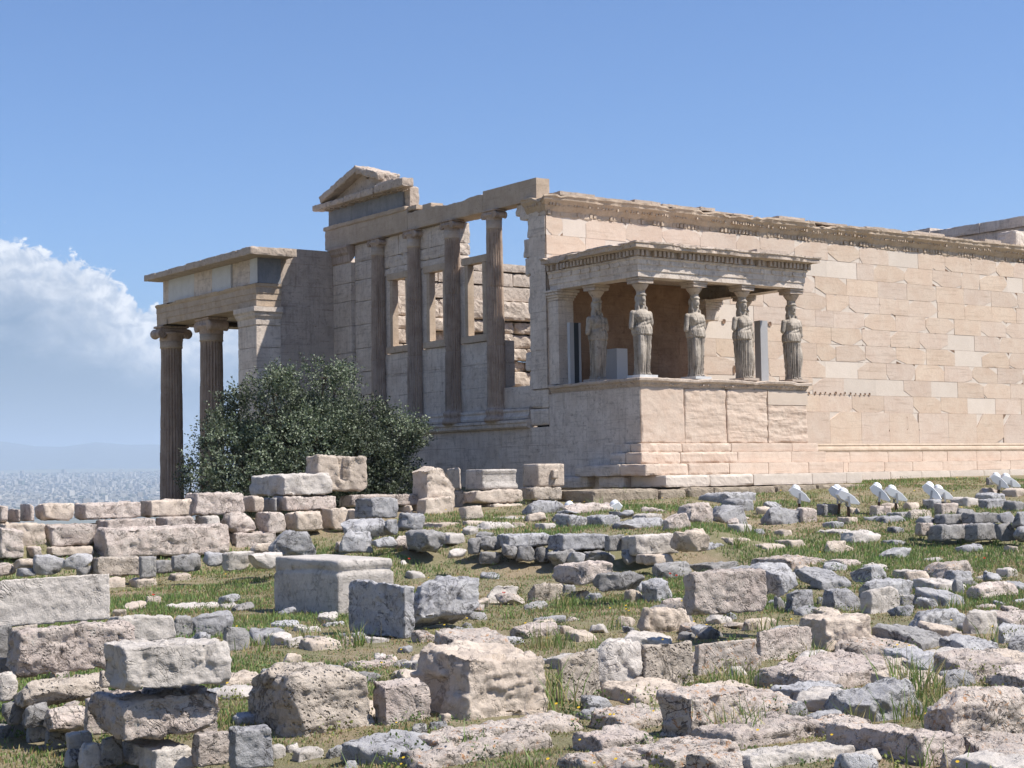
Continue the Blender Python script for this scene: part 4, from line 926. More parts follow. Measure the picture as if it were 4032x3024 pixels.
# ------------------------------------------------------------------ the field of stones
REG = {'A': (0, 1800, 1.6385), 'B': (1350, 1800, 1.6385), 'C': (2700, 1800, 1.6607), 'D': (0, 2200, 1.6385), 'E': (1350, 2200, 1.6385), 'F': (2700, 2200, 1.6607), 'G': (0, 0, .54861), 'T': (1600, 1300, 2.212)}
KIND = {  # roundness, plane cuts, cut depth, noise amplitude, ridge amplitude, name, category
 'blk': (.06, 8, .07, .045, .03, 'stone_block', 'block'), 'cut': (.05, 1, .03, .014, .005, 'stone_block', 'block'), 'rgh': (.08, 12, .11, .046, .045, 'stone_block', 'block'),
 'rock': (.15, 20, .24, .055, .06, 'boulder', 'boulder'), 'slab': (.16, 9, .13, .05, .06, 'stone_slab', 'slab'), 'rub': (.2, 14, .28, .05, .06, 'rubble_stone', 'stone')}
ROCKS = """
A -60 310 50 420 p blk Y=28.7|small pink block at the photo's left edge on the top course of the terrace wall
A 48 335 132 418 p rgh Y=28.65|squat pinkish stone, second from the left end of the terrace wall's top course
A 130 303 222 412 p blk Y=28.7|narrow upright pink block in the terrace wall's top course, left of a wave-chipped block
A 222 295 476 408 c rgh Y=28.7|cream block with wave-like chipped face in the terrace wall's top course
A 476 283 907 402 p blk Y=28.7|longest pink block of the terrace wall's top course with diagonal lit corner
A 905 268 1262 384 c blk Y=28.75|pale block half grey in the top course, directly below the first fluted column
A 1188 222 1575 372 p rgh Y=28.6|high pink pitted block rising above the top course left of the olive tree
A 1555 250 1700 350 c rgh Y=28.75|short cream stone in the top course beside the high pitted pink block
A 1688 262 1785 350 d blk Y=28.85|shaded dark stone tucked under the long grey block beside the olive tree
A 1770 246 2165 345 p blk Y=28.65|pinkish base block carrying the long grey-faced block by the olive tree
A 1610 106 2140 252 w blk Y=28.55 a=.5 yaw=-3|long marble block with dark veined left face and stepped lit end, before the olive tree
G 655 982 795 1064 c blk Y=28.95 a=.12 slot=1|tall cream block with a vertical slot cut in its face, before the olive tree
A -40 418 292 582 c blk Y=28.35|large smooth cream block at the left end of the second course
A 280 424 622 572 p rgh Y=28.2|rugged pink block with shadowed ends in the second course, right of the smooth cream one
A 612 395 1008 495 p blk Y=28.25|flat-topped pink block just behind the long jutting block of the terrace wall
A 1000 380 1252 470 p rgh Y=28.3|rough low pink block in the second course under the first fluted column
A 1258 374 1418 442 w blk Y=28.35|small white block between two rough pink ones in the second course
A 1418 354 1650 488 p rock Y=28.2|pink stone with a rounded shadowed belly in the second course under the pitted block
A 1645 356 1842 492 p rgh Y=28.25|brown-pink stone with hollowed lower right corner in the second course
A 1832 345 2076 475 c rgh Y=28.2|flat-topped cream stone with deep dark hollow under its top, below the long grey block
A 2062 330 2270 470 c rgh Y=28.2|pale cream stone with a shaded left face closing the second course on the right
A -60 450 152 652 p blk Y=27.9|rounded pinkish block at the photo's left edge in the third course
A 148 572 270 642 p rgh Y=28.0|thin pink footing stone right of the rounded block at the left edge
A 262 566 600 640 c rgh Y=28.0|long thin cream footing under the rugged pink block with shadowed ends
A 620 430 1465 648 p rgh Y=27.55 a=.14|very long pink block jutting out in front of the terrace wall
A 1440 478 1800 622 p rgh Y=28.1|sunlit tan stone recessed under the second course right of the long jutting block
A 1736 472 2026 656 g rock d=26.6|round lichen-spotted grey boulder before the right half of the terrace wall
A 1618 556 1790 622 c rub d=27.2|low cream stone in front of the recessed tan one under the second course
A -40 680 102 762 p rub d=26.3|pink stone at the photo's left edge in the lowest rubble row
A 90 655 218 720 c rub d=26.3|pale wedge stone in the lowest rubble row, second from the left
A 108 716 232 768 g rub d=26.1|flat grey stone under the pale wedge in the lowest rubble row
A 214 632 412 757 g rock d=26.2|dark-mottled grey stone left of the bluish one in the lowest rubble row
A 408 622 594 722 g rock d=26.1|bluish grey oval stone under the left end of the long jutting block
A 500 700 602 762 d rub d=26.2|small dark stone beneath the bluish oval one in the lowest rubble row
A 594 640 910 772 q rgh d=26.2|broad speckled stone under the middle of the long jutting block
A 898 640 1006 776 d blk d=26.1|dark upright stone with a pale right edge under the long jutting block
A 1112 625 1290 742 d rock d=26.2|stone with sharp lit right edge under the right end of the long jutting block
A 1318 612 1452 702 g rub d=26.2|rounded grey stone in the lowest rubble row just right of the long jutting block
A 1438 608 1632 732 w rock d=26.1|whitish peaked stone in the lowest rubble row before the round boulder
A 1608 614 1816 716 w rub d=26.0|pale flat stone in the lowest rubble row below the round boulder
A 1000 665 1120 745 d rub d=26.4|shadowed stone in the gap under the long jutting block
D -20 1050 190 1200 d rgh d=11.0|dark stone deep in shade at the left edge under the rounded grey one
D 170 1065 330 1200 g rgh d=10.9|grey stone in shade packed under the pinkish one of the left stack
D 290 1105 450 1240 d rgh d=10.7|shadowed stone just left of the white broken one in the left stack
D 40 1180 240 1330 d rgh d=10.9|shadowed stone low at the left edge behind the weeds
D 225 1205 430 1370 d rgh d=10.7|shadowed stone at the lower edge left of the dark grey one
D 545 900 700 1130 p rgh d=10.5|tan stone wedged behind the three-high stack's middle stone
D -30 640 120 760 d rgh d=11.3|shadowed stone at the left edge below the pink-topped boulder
D 640 720 760 830 q rgh d=10.8|tan stone showing between the pink-topped boulder and the stack
A 690 770 852 832 c slab|pale slab in the grass just above the great grey block at the left
A 848 776 1032 838 c slab|thin cream slab in the grass at the foot of the rubble row
A 1048 754 1192 802 c slab|tan slab in the grass right of the thin cream one at the wall foot
A 858 920 995 978 c rub|small white stone in the grass leaning on a pinkish one
A 985 874 1092 936 p rub|small orange-pink stone in the grass behind a white one
A 1065 935 1412 992 w slab|broad flat white slab flush with the grass left of the marble block
A 1415 940 1545 985 w slab|small flat white slab just left of the marble block's foot
T 45 1185 420 1600 c blk Y=28.55 a=.12 peak=1|upright cream stone broken to a peak, right of the olive tree
T 92 1452 412 1655 c blk Y=28.1 a=.25|cream block leaning at the foot of the peaked upright stone
T 350 1200 478 1385 c blk Y=31.0|yellowish stump of stone standing behind the peaked upright one
T 522 1212 965 1385 w cut Y=28.6 a=.34 mould=1|moulded marble block with broken left end on the terrace wall
T 1018 1165 1370 1358 c cut Y=28.7 a=.36 boss=1|smooth pale block with a lifting boss on its face, nearest the porch
T 485 1385 1010 1510 c rgh Y=28.45|cream block with diagonally broken face under the moulded one
T 985 1362 1355 1482 q blk Y=28.75|long porous block under the block with the boss
T 640 1505 1020 1622 c blk Y=28.35|lower cream block with shadowed middle, two below the moulded block
T 1015 1480 1320 1540 p blk Y=28.75|half hidden pinkish block behind the wrinkled grey boulder
A 2185 235 2890 320 p blk Y=28.8|long tan block running behind the blue-grey boulder towards the peaked stone
A 2550 312 2660 372 c rub Y=28.7|small tan stone under the long block left of the peaked stone
A 2200 335 2316 440 c rgh Y=28.0|cream stone left of the blue-grey boulder, end of the terrace courses
T 400 1390 500 1640 d blk Y=28.95|shaded stone in the gap between the peaked stone and the moulded block's pile
T 462 1528 665 1655 c rgh d=31.0 a=.3|small cube-like cream stone on the ground before the moulded block's pile
B 70 258 356 402 g blk d=30.2 a=.45 yaw=12|blue-grey boulder with flat shaded left face below the slotted block
B 344 358 530 482 g rock d=29.6 a=.45|blue-grey angular stone left of the cube-like cream one
B -15 395 292 522 g rock d=29.0|pale grey boulder with cracked left face in front of the blue-grey one
B 248 400 350 502 g rub d=29.4|small grey stone wedged between two grey boulders
B -20 480 186 612 g rock d=27.8|smooth dark grey boulder left of the grass, before the pale cracked one
B 185 518 346 586 g rub d=27.9|rough little grey stone right of the smooth dark boulder
B 335 505 480 600 p rub d=28.2|low tan stone half hidden by the pointed dark boulder
B 408 462 652 604 d rock d=27.3 a=.6|pointed dark boulder standing at the edge of the grass
B 622 490 782 562 w slab d=28.0|pale flat stone leaning right of the pointed dark boulder
B 520 418 776 492 c slab d=30.5|flat cream slab behind the pointed dark boulder
B 770 408 925 492 c blk d=30.3|whitish cream block right of the flat cream slab
B 918 380 1252 448 w slab d=31.2|long flat white slab before the lower cream blocks
B 848 415 1112 530 w rock d=29.4|whitish humped boulder at the left end of the low rubble wall's top
B 1240 425 1382 472 w slab d=29.6|small pale slab on the low rubble wall right of the humped boulder
B 1160 275 1426 405 g rock d=32.0|wrinkled grey boulder below the block with the boss
B 1400 290 1776 374 p rock d=32.2|long pink-grey stone lying in front of two white lamp heads
B 1360 365 1580 482 g slab d=30.0|grey tilted slab with shaded front on the low rubble wall, left half
B 1555 368 1802 484 g slab d=30.0|grey slab with shaded front on the low rubble wall, right half
B 1742 388 2076 496 g rock d=29.2|blue-white triangular boulder on the low rubble wall
B 1778 340 1880 390 g rub d=30.6|small grey stone behind the triangular boulder
B 1866 360 2062 425 w slab d=30.2|pale slab behind the triangular boulder's right end
B 2062 360 2240 492 p rock d=28.9|round pinkish grey boulder right of the triangular one
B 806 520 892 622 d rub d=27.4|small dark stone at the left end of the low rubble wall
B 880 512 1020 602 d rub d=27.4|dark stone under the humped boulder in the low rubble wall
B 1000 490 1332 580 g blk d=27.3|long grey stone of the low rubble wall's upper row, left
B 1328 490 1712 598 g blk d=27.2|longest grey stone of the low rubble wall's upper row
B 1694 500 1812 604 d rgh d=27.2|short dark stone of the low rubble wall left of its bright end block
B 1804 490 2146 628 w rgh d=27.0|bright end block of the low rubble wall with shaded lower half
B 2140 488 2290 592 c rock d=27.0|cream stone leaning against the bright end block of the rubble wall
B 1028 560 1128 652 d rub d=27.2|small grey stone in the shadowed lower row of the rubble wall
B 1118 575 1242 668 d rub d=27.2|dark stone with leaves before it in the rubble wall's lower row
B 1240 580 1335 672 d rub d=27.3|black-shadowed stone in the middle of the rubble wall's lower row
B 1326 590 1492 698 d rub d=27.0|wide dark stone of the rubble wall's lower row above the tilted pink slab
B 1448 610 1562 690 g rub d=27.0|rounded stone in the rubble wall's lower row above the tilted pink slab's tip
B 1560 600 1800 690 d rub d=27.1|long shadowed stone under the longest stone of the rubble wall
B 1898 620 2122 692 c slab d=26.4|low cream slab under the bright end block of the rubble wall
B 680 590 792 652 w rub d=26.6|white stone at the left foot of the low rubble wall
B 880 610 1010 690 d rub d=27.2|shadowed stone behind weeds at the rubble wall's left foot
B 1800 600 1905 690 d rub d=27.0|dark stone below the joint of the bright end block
B 372 632 420 662 w rub|tiny white stone in the grass left of the pointed boulder's foot
B 458 618 512 662 w rub|tiny grey-white stone in the grass under the pointed boulder
G 592 1197 851 1332 w cut a=.60 top=1|finely squared marble block with a wavy eroded band, alone in the grass
E 28 132 468 520 g blk a=.86 d=16.6|cube of blue-grey stone with a brown stained top edge, before the marble block
E 425 110 880 445 g rock d=17.4 a=.3|pitted grey boulder beside the brown stained cube
E 905 175 1132 290 w rock|small white boulder in the grass right of the pitted grey pair
E 1192 155 1430 285 q rock|tan half-buried stone left of the tilted pink slab
E 1350 10 1756 175 p slab h=.30 d=21.6|tilted pink-topped slab resting on stones in the grass
E 1610 80 1942 215 d rock d=20.6|brown pitted boulder under the tilted pink slab's right end
E 1432 205 1602 258 c rub|small flat cream stone below the tilted pink slab
E 1828 200 1978 282 c rub|pale cream stone with a square face right of the green weed
E 1930 125 2136 285 g rock a=.3|wedge of blue-grey stone right of the brown pitted boulder
E 1400 165 1500 225 d rub|dark stone in the shadow under the tilted pink slab
E 1885 308 2245 485 c rock|sloping cream stone in the grass left of the big pink block
E 590 438 1076 612 l slab h=.24|lichened table-like slab with dark front behind the great cream boulder
E 438 455 600 545 l slab|flat lichened slab just right of the brown stained cube's foot
E 1076 404 1392 525 p rock|smooth pink hump behind the great cream boulder
E 948 492 1172 580 g rub|blue stone in front of the smooth pink hump
E 1400 430 1500 490 c rub|small cream hump right of the smooth pink hump
E 1440 458 1645 540 c slab|pale flat stone running right from the small cream hump
E -10 650 360 705 p slab|thin pink slab in the grass behind the porous block
G 535 1430 804 1594 q rgh a=.44|large porous block with coarse pitted lit face, right of the left stack
E 190 768 570 1078 p blk a=.26|almost cubic pink block right of the large porous one
E 440 665 540 760 d rub|dark stone end behind the great cream boulder's left side
E 450 528 1332 1022 c blk a=.42 big=1|great cream boulder with a triangular shaded facet, largest of the front row
E 1368 580 1652 942 q rgh a=.10|white porous block right of the great cream boulder
E 1562 508 1932 872 w rock a=.25|lilac-white round boulder in the front row right of the white porous block
G 1376 1386 1500 1484 q rgh a=.12|pale block with dark pits between the lilac boulder and the orange-topped block
F 45 522 472 762 l blk a=.06|orange-lichened long block at the right end of the front row
F 282 700 402 772 w rub|flat white stone propping the orange-lichened long block
F 395 383 632 475 c rock|yellowish rounded stone behind the notched pink boulder
F 455 438 830 672 p rgh a=.05|notched pink boulder right of the orange-topped block
F 728 345 1218 604 c blk a=.30 yaw=-8|tilted cream block with moss-green shaded end
F 468 590 1440 872 p slab h=.30 yaw=8|vast flat pink-white slab in the right foreground
F 898 780 1562 1068 g rock a=.3|dome of blue-grey stone in front of the vast flat slab
F 1200 705 1705 905 c slab h=.22|yellowish curved slab behind tall green grass
F 1560 822 2330 1245 l rock big=1|great white boulder spotted with lichen at the right edge
F 898 1052 1852 1350 p blk a=.58 yaw=-6 big=1|large mauve block with notched lit face, nearest at the lower right
F 40 1005 892 1240 p slab h=.22 yaw=6|flat pale pink slab in front of the orange-lichened ledges
G 1422 1478 1625 1600 l blk a=.32 yaw=10|dark-faced ledge topped with orange lichen, below the orange-topped block
F 180 842 790 1075 l slab h=.2 yaw=8|orange-spotted ledge right of the dark-faced one
F 605 935 808 1052 g rock|small grey peaked stone on the orange-spotted ledge
F 775 985 1110 1115 g slab|flat grey stone right of the small grey peaked one
F 1208 425 1745 602 d slab h=.26 yaw=6|dark slate-like slab with sloping pink-grey top
F 1655 493 2055 655 g slab h=.25|rounded grey slab right of the dark slate-like one
F 1448 325 1835 485 g rock|streaked blue-grey boulder behind the dark slate-like slab
F 1808 333 2042 492 w rock|pinkish wedge stone right of the streaked blue-grey boulder
F 1995 418 2260 545 g rock|grey boulder at the right edge behind the rounded grey slab
F 1308 578 1685 720 g slab|flat bluish slab left of the salmon slab
F 1608 585 2178 815 p slab h=.25 yaw=-14|salmon-topped slab tilting down to the right
F 1608 722 1895 842 g rock|smooth dark grey stone under the salmon slab
F 2085 500 2300 665 g rock|speckled grey boulder at the right edge above the salmon slab
F 2065 668 2250 745 p rub|pinkish stone at the right edge below the speckled boulder
F 2055 838 2280 1005 g rock|dark grey boulder at the right edge beside the great white one
F -15 62 545 372 p rgh a=.12 d=15.6 big=1|big rose-coloured block perched on small stones
F 352 12 742 250 g rock d=16.2 a=.5|smooth grey boulder leaning behind the rose-coloured block
F 645 195 842 345 g rock|cracked blue stone under the smooth grey boulder
F 575 245 650 325 d rub|dark pebble-like stone in the shade under the rose-coloured block
F 708 50 1084 205 g slab h=.36|long grey block with dark front right of the smooth grey boulder
F 885 185 1172 350 g rock a=.3|angular grey boulder left of the two-humped one
F 1072 40 1332 160 g rock a=.35|blue peaked stone behind the angular grey boulder
F 1135 125 1502 265 g rock|two-humped pale grey boulder, rear hump
F 1140 180 1400 352 w rgh a=.2|pink-grey boulder with a squared dark front, before the two-humped one
F 1400 235 1520 310 d rub|small dark stone at the right foot of the two-humped boulder
F 1475 122 1822 205 w slab|broad pale slab behind the blue-grey slab with dark front
F 1498 188 1818 320 g slab h=.3|blue-grey slab with cracked dark front
F 1832 148 2166 275 p rock|pink and black mottled boulder near the right edge
F 1505 0 1858 128 l rock a=.35|orange-lichened boulder sloping down to the right in the grass
F 940 8 1165 70 p slab|flat pink slab behind the long grey block
F 1188 40 1362 85 w slab|small white slab in the grass left of a longer one
F 1308 58 1515 112 w slab|longer white slab in the grass behind the two-humped boulder
F 832 313 1012 390 c slab|low tan slab behind the tilted cream block
F 130 352 318 432 w rub|white stone in the shadow before the rose-coloured block
F 270 345 335 400 g rub|small grey stone right of the white one before the rose-coloured block
F -25 345 50 420 d rub|dark stone propping the rose-coloured block's left corner
F 840 260 925 305 g rub|small grey stone left of the angular grey boulder
F 1990 335 2130 400 g slab|low grey-white slab near the right edge behind the grey boulder
F 2120 270 2260 300 g slab|thin grey slab at the right edge in the dry grass
F 1740 135 1830 215 g rub|grey stone closing the right end of the broad pale slab
F 2090 145 2260 215 g slab|grey slab at the right edge behind the mottled boulder
F 1890 105 2060 140 w slab|thin white slab in the grass right of the sloping lichened boulder
F 1620 1225 1760 1368 p rub|pink stone at the right foot of the mauve block
F 1880 1325 1990 1368 c rub|small cream stone at the bottom edge near the right corner
E 380 1052 1560 1275 l slab h=.16 yaw=4|broad orange-streaked slab along the bottom edge, rear piece
E 1475 1068 2015 1255 p slab h=.16|pink-white slab along the bottom, right of the orange-streaked one
E 296 1150 1345 1450 l slab h=.22 a=.4|broad lichened slab with a dark broken left edge at the bottom
E 1360 1215 1960 1430 l slab h=.16|orange and white slab at the bottom edge, centre right
E 1815 1140 2560 1370 l slab h=.18 yaw=5|pale lichened slab reaching under the pink slab at the bottom
F 150 1262 1115 1460 w slab h=.16|long white-grey slab at the bottom edge below the pink slab
E 425 1080 535 1172 d rub|black pyramid-shaped stone above the lichened slab
E 272 1128 422 1218 g rub|flat grey stone left of the black pyramid-shaped one
E 205 1165 292 1228 g rub|small pale grey stone of the rubble line at the bottom, nearest the flat one
E 98 1178 208 1248 w rub|white angular stone of the rubble line at the bottom
E -5 1183 72 1282 w rub|white jagged stone left of the angular one at the bottom
E 615 995 702 1060 c rub|little cream stone at the great cream boulder's left foot
E 555 1060 672 1115 g rub|little grey stone under the great cream boulder's left foot
E 0 1310 105 1370 g rub|smooth round pebble-like stone at the bottom edge
D -30 98 686 432 w blk d=11.6 a=.03 big=1|great pale grey block lying on the stack at the left edge
D 62 405 860 748 p rgh d=11.0 a=.2 big=1|pink-topped grey boulder below the great pale block
D 55 425 240 760 q blk d=11.35|cream block behind the pink-topped boulder's left side
D -60 425 78 742 d rgh d=11.5|shaded block at the left edge under the great pale block
D 700 362 1122 540 w blk d=12.6|flat white block with hollows just behind the left stack
D 690 508 1462 838 w blk d=9.7 a=.30 big=1|top stone of the three-high left stack, whitish with a grained face
D 606 805 1392 1168 p rgh d=9.75 a=.40 big=1|middle stone of the three-high left stack, reddish and shaded
D 770 1148 1252 1420 w blk d=9.8 a=.62|bottom stone of the three-high left stack with shaded left side
D 648 1138 792 1335 d rgh d=10.0|dark stone left of the stack's bottom stone
D 1244 1110 1485 1335 p rgh d=9.8|pinkish stone right of the stack's bottom stone
D 1480 1072 1752 1350 g blk d=9.6 a=.25 yaw=-8|blue-grey block with pale top edge in front of the stack
D 98 738 690 955 q rock d=10.7 a=.3|long smooth tan stone under the pink-topped boulder
D 296 945 642 1115 p rock d=10.6 a=.3|pinkish stone beneath the long smooth tan one
D 148 918 322 1085 d rub d=10.7|grey stone in shade left of the pinkish one in the stack
D 15 908 168 1068 d rub d=10.8|grey rounded stone in shade near the left edge of the stack
D -40 733 112 912 w rock d=10.9|whitish stone with dark shadow at the left edge of the stack
D 432 1108 592 1235 w rub d=10.2|white broken stone under the pinkish one, left of the stack
D 508 1188 684 1360 w rub d=10.0|pale stone below the white broken one, left of the stack
D 420 1230 525 1345 g rub d=10.1|dark grey stone in the hollow at the lower left
D 600 1230 780 1400 d rub d=10.1|shadowed stone left of the stack's bottom stone at the lower edge
D 1740 1193 1848 1300 w rub|white angular stone right of the blue-grey block
D 1838 1190 1932 1258 w rub|small pale stone behind the white angular pair
D 1888 1205 2102 1315 w rub|broad pale angular stone right of the blue-grey block
D 2108 1193 2235 1285 g rub|grey pointed stone at the porous block's foot
D 1270 1040 1400 1150 p rub d=10.3|small reddish stone under the stack's middle stone on the right
D 1500 985 1660 1080 g slab|thin grey stone behind the blue-grey block
D 1600 438 1838 560 g slab h=.12 yaw=-20|tilted flat grey slab in the weeds left of the brown stained cube
D 1828 503 1952 580 w rub|small white stone right of the tilted flat grey slab
D 1932 498 2200 600 c slab|tan flat stone below the brown stained cube
D 2080 405 2220 445 g slab|thin grey slab at the marble block's foot
D 1928 440 2060 475 w slab|thin white slab between the tilted slab and the marble block
D 1438 440 1612 600 d rock|dark brown stone in the weeds behind the left stack
D 1818 608 1945 680 c rub|weathered cream stone in the flowers left of the brown stained cube
D 1228 335 1515 510 g rock|grey hollowed boulder behind the left stack's top stone
D 1110 365 1245 520 d rub|dark stone right of the flat white block with hollows
D 1700 703 1895 765 g slab|flat grey slab behind the porous block
D 1375 722 1705 850 c slab h=.14|flat cream slab right of the left stack's top stone
C -75 293 158 432 p rock|brownish boulder below the porch's corner step
C 135 316 432 445 g rock a=.4|grey slab-like boulder sloping to the right before the porch
C 98 233 492 315 g slab h=.42|grey cracked block nearest the porch steps
C 248 280 468 365 g slab|pale grey slab before the grey cracked block
C 452 318 556 372 c rub|small pale square stone left of the single floodlight
C 488 290 602 335 g rub|low grey stone beside the grey cracked block
C 522 333 798 462 g rock|dark speckled boulder under the single floodlight
C 748 340 893 438 p rgh|pink cracked stone right of the dark speckled boulder
C 888 312 1048 388 g blk|grey upright stone behind the first pair of floodlights
C 1078 340 1162 378 c rub|small pale stone right of the first pair of floodlights
C 1168 305 1308 378 p blk|pink pitted stone behind the second pair of floodlights, left
C 1308 303 1422 352 c rub|cream stone behind the second pair of floodlights, right
C 1298 355 1485 398 d slab|dark flat stone below the second pair of floodlights
C 1455 345 1645 412 q rock|speckled pale boulder below the third pair of floodlights
C 1438 300 1545 350 c rub|cream stone left of the third pair of floodlights
C 1618 298 1778 365 p blk|pinkish block under the third pair of floodlights
C 1508 265 1632 325 g slab|grey leaning slab at the foot of the third pair of floodlights
C 1748 256 1932 325 w slab|wide pale slab right of the third pair of floodlights
C 1908 200 2040 252 p rock|pinkish pointed stone under the last pair of floodlights
C 1928 235 2135 305 g slab|grey flat stone below the pinkish pointed one
C 1908 268 2092 338 g blk|dark-fronted grey block below the last pair of floodlights
C 2088 285 2250 355 d slab|dark flat block at the right edge below the last floodlights
C 2108 205 2260 265 c slab|cream slab at the right edge behind the last floodlights
C 1990 135 2060 185 d rub|dark stone left of the last pair of floodlights
C 1178 395 1480 445 g slab h=.2|long low grey slab in the grass below the second floodlight pair
C 928 430 1068 474 g slab|small dark-fronted slab in the grass below the first floodlight pair
C 1028 403 1165 440 c slab|thin tan slab right of the small dark-fronted one
C 888 484 1185 522 w slab|long flush slab in the dry grass
C 1358 474 1472 512 g slab|small flush slab left of the dark wall at the right
C 1500 430 1622 512 p rgh d=28.2|pinkish stone at the left end of the dark wall at the right
C 1590 440 1842 542 d blk d=28.0|long black-stained block in the lower row of the dark wall at the right
C 1828 430 2052 545 d blk d=27.9|second black-stained block in the lower row of the dark wall
C 2030 430 2165 545 d rock d=27.8|rounded dark stone near the right end of the dark wall's lower row
C 2148 452 2290 556 g rock d=27.5|pale grey round stone ending the dark wall's lower row
C 2142 355 2290 458 g rock d=27.7|large grey stone on top of the dark wall at the right edge
C 2036 360 2152 432 g rock d=28.2|round grey stone in the dark wall's upper row near the edge
C 1808 362 2042 432 d blk d=28.4|dark long stone in the upper row of the dark wall
C 1628 370 1822 442 d rgh d=28.5|grey stone in the dark wall's upper row, left of the dark long one
C 1505 385 1640 445 g rock d=28.6|small grey stone at the upper left of the dark wall
C 1048 485 1322 582 w rock a=.3|tilted whitish boulder alone in the middle of the right grass
C 868 540 1008 612 c rock|cream stone left of the tilted whitish boulder
C 998 565 1092 610 c rub|small low stone touching the tilted whitish boulder
C 608 548 818 592 c slab|thin cream slab in the grass left of the cream stone
C 178 578 452 652 c slab|broad flat pinkish slab in the grass right of the rubble wall
C 432 580 682 628 c slab|flat cream slab right of the broad pinkish one
C 98 455 252 520 g rock|flat blue stone in the grass below the grey sloping boulder
C 298 445 462 508 w slab|white flat stone right of the flat blue one
C 468 485 552 518 g rub|small grey flush stone right of the white flat one
C 608 485 722 522 c slab|tan flush stone in the grass below the dark speckled boulder
C 1318 555 1480 592 g slab|grey flush slab right of the tilted whitish boulder
C -95 478 152 622 c rock a=.3 d=26.4|cream angular boulder right of the rubble wall's bright end block
C 38 565 165 685 c rock|pale stone under the cream angular boulder
C 432 635 952 735 l slab h=.34|long dark-fronted slab edged with orange lichen
C -10 680 358 765 d slab h=.34|black-fronted slab behind the rose-coloured block
C 2040 725 2170 765 w slab|flat pale slab in the grass near the right edge
C 2165 685 2280 760 d rock|dark stone at the right edge of the grass
B 1995 668 2250 790 d rock|dark hollowed stone left of the black-fronted slab
"""
def rock_mesh(dims, kind, seed, res, opts):
    rd, ncut, cd, amp, ramp, _, _ = KIND[kind]; dims = np.array(dims, float); rng = np.random.default_rng(seed)
    V, F = gbox(dims, res); mn = np.sort(dims)[0]; gm = float(np.sqrt(np.sort(dims)[0]*np.sort(dims)[1]))
    # skew / taper before rounding
    W = V.copy(); t = V[:, 2]/dims[2]+.5
    if kind not in ('cut',):
        tp = rng.uniform(.0, .16, 2)*(1.3 if kind in ('rock', 'rub') else .7)
        W[:, 0] *= 1-tp[0]*t*rng.choice([1, 1, -.3]); W[:, 1] *= 1-tp[1]*t
        W[:, 2] += dims[2]*(rng.uniform(-.10, .10)*V[:, 0]/dims[0]+rng.uniform(-.08, .08)*V[:, 1]/dims[1])*(t > .3)
    r = rd*mn*(.5+1.1*np.clip(fbm(V/gm*2.2+seed*1.7, seed, 3)+.45, 0, 1.2)); r = np.minimum(r, mn*.48)
    lim = dims/2; q = np.clip(V, -lim+r[:, None], lim-r[:, None]); d = V-q; L = np.linalg.norm(d, axis=1, keepdims=True); n = d/np.maximum(L, 1e-9)
    P = W-d+n*r[:, None]
    for k in range(ncut):
        nn = rng.normal(0, 1, 3)*np.array([1, 1, .8]); nn = np.sign(nn)*np.abs(nn)**.7; nn /= dims/gm; nn /= np.linalg.norm(nn); sup = (np.abs(nn)*lim).sum()
        off = sup*(1-cd*rng.uniform(.5, 2.0)); s = P@nn-off; m_ = s > 0; P[m_] -= nn*s[m_][:, None]*.93
    Q = P/gm; s_ = seed*.37
    low = fbm(Q*1.6+s_, seed, 3); rg = ridged(Q*np.array([2.2, 2.2, 4.2])+s_, seed+4, 3); hi = fbm(Q*7+s_, seed+9, 3)
    if amp > .03:
        def facet(cell, hh, sl, sd, lam=1.0):
            r2 = np.random.default_rng(sd); k = int(min(150, max(10, 2*(dims[0]*dims[1]+dims[1]*dims[2]+dims[0]*dims[2])/cell**2))); ss_ = P[r2.integers(0, len(P), k)]
            sc_ = np.array([1, 1, lam]); D2 = ((P*sc_)**2).sum(1)[:, None]-2*(P*sc_)@(ss_*sc_).T+((ss_*sc_)**2).sum(1)[None]; i_ = D2.argmin(1)
            sl_ = r2.normal(0, sl, (k, 3)); h_ = r2.uniform(-1, .35, k)*hh
            return np.clip(h_[i_]+((P-ss_[i_])*sl_[i_]).sum(1), -2.2*hh, hh)
        P = P+n*facet(gm*.46, gm*amp*.55, .10, seed+31)[:, None]
        P = P+n*facet(gm*.17, gm*amp*.2, .11, seed+32, 1.6)[:, None]
        st = fbm(Q*np.array([1.9, 1.9, 2.6])+s_*1.3, seed+12, 3)*3.2; fl_ = np.floor(st); fr_ = st-fl_; st = fl_+np.clip((fr_-.5)*5+.5, 0, 1)
        P = P+n*(gm*amp*.22*(st+.3))[:, None]
    P = P+n*(gm*(amp*.55*low - ramp*.8*np.clip(rg, 0, 1)**2 + amp*.25*hi))[:, None]
    if amp > .03: 
        fine = fbm(P*34, seed+2, 4); lam = ridged(P*np.array([5, 5, 26.])+s_, seed+6, 2)
        P = P+n*(.010*min(1, gm/.35)*fine-.009*min(1, gm/.35)*np.clip(lam, 0, 1))[:, None]
    if 'peak' in opts:
        x = P[:, 0]/dims[0]; lim_z = dims[2]*(.5-np.clip(x-.0, 0, .5)*1.0-np.clip(-x-.12, 0, .5)*.35); P[:, 2] = np.minimum(P[:, 2], lim_z+.03*fbm(P*9, seed, 3))
    if 'slot' in opts:
        f = (np.abs(P[:, 0]/dims[0]-.02) < .065) & (P[:, 1] < 0) & (P[:, 2]/dims[2] > -.18); P[f, 1] += .16
    if 'mould' in opts:
        f = P[:, 1] < -dims[1]*.38; z = P[:, 2]/dims[2]; P[f, 1] += (np.where(z[f] > .30, -.015, np.where(z[f] < -.22, -.05, .02)))
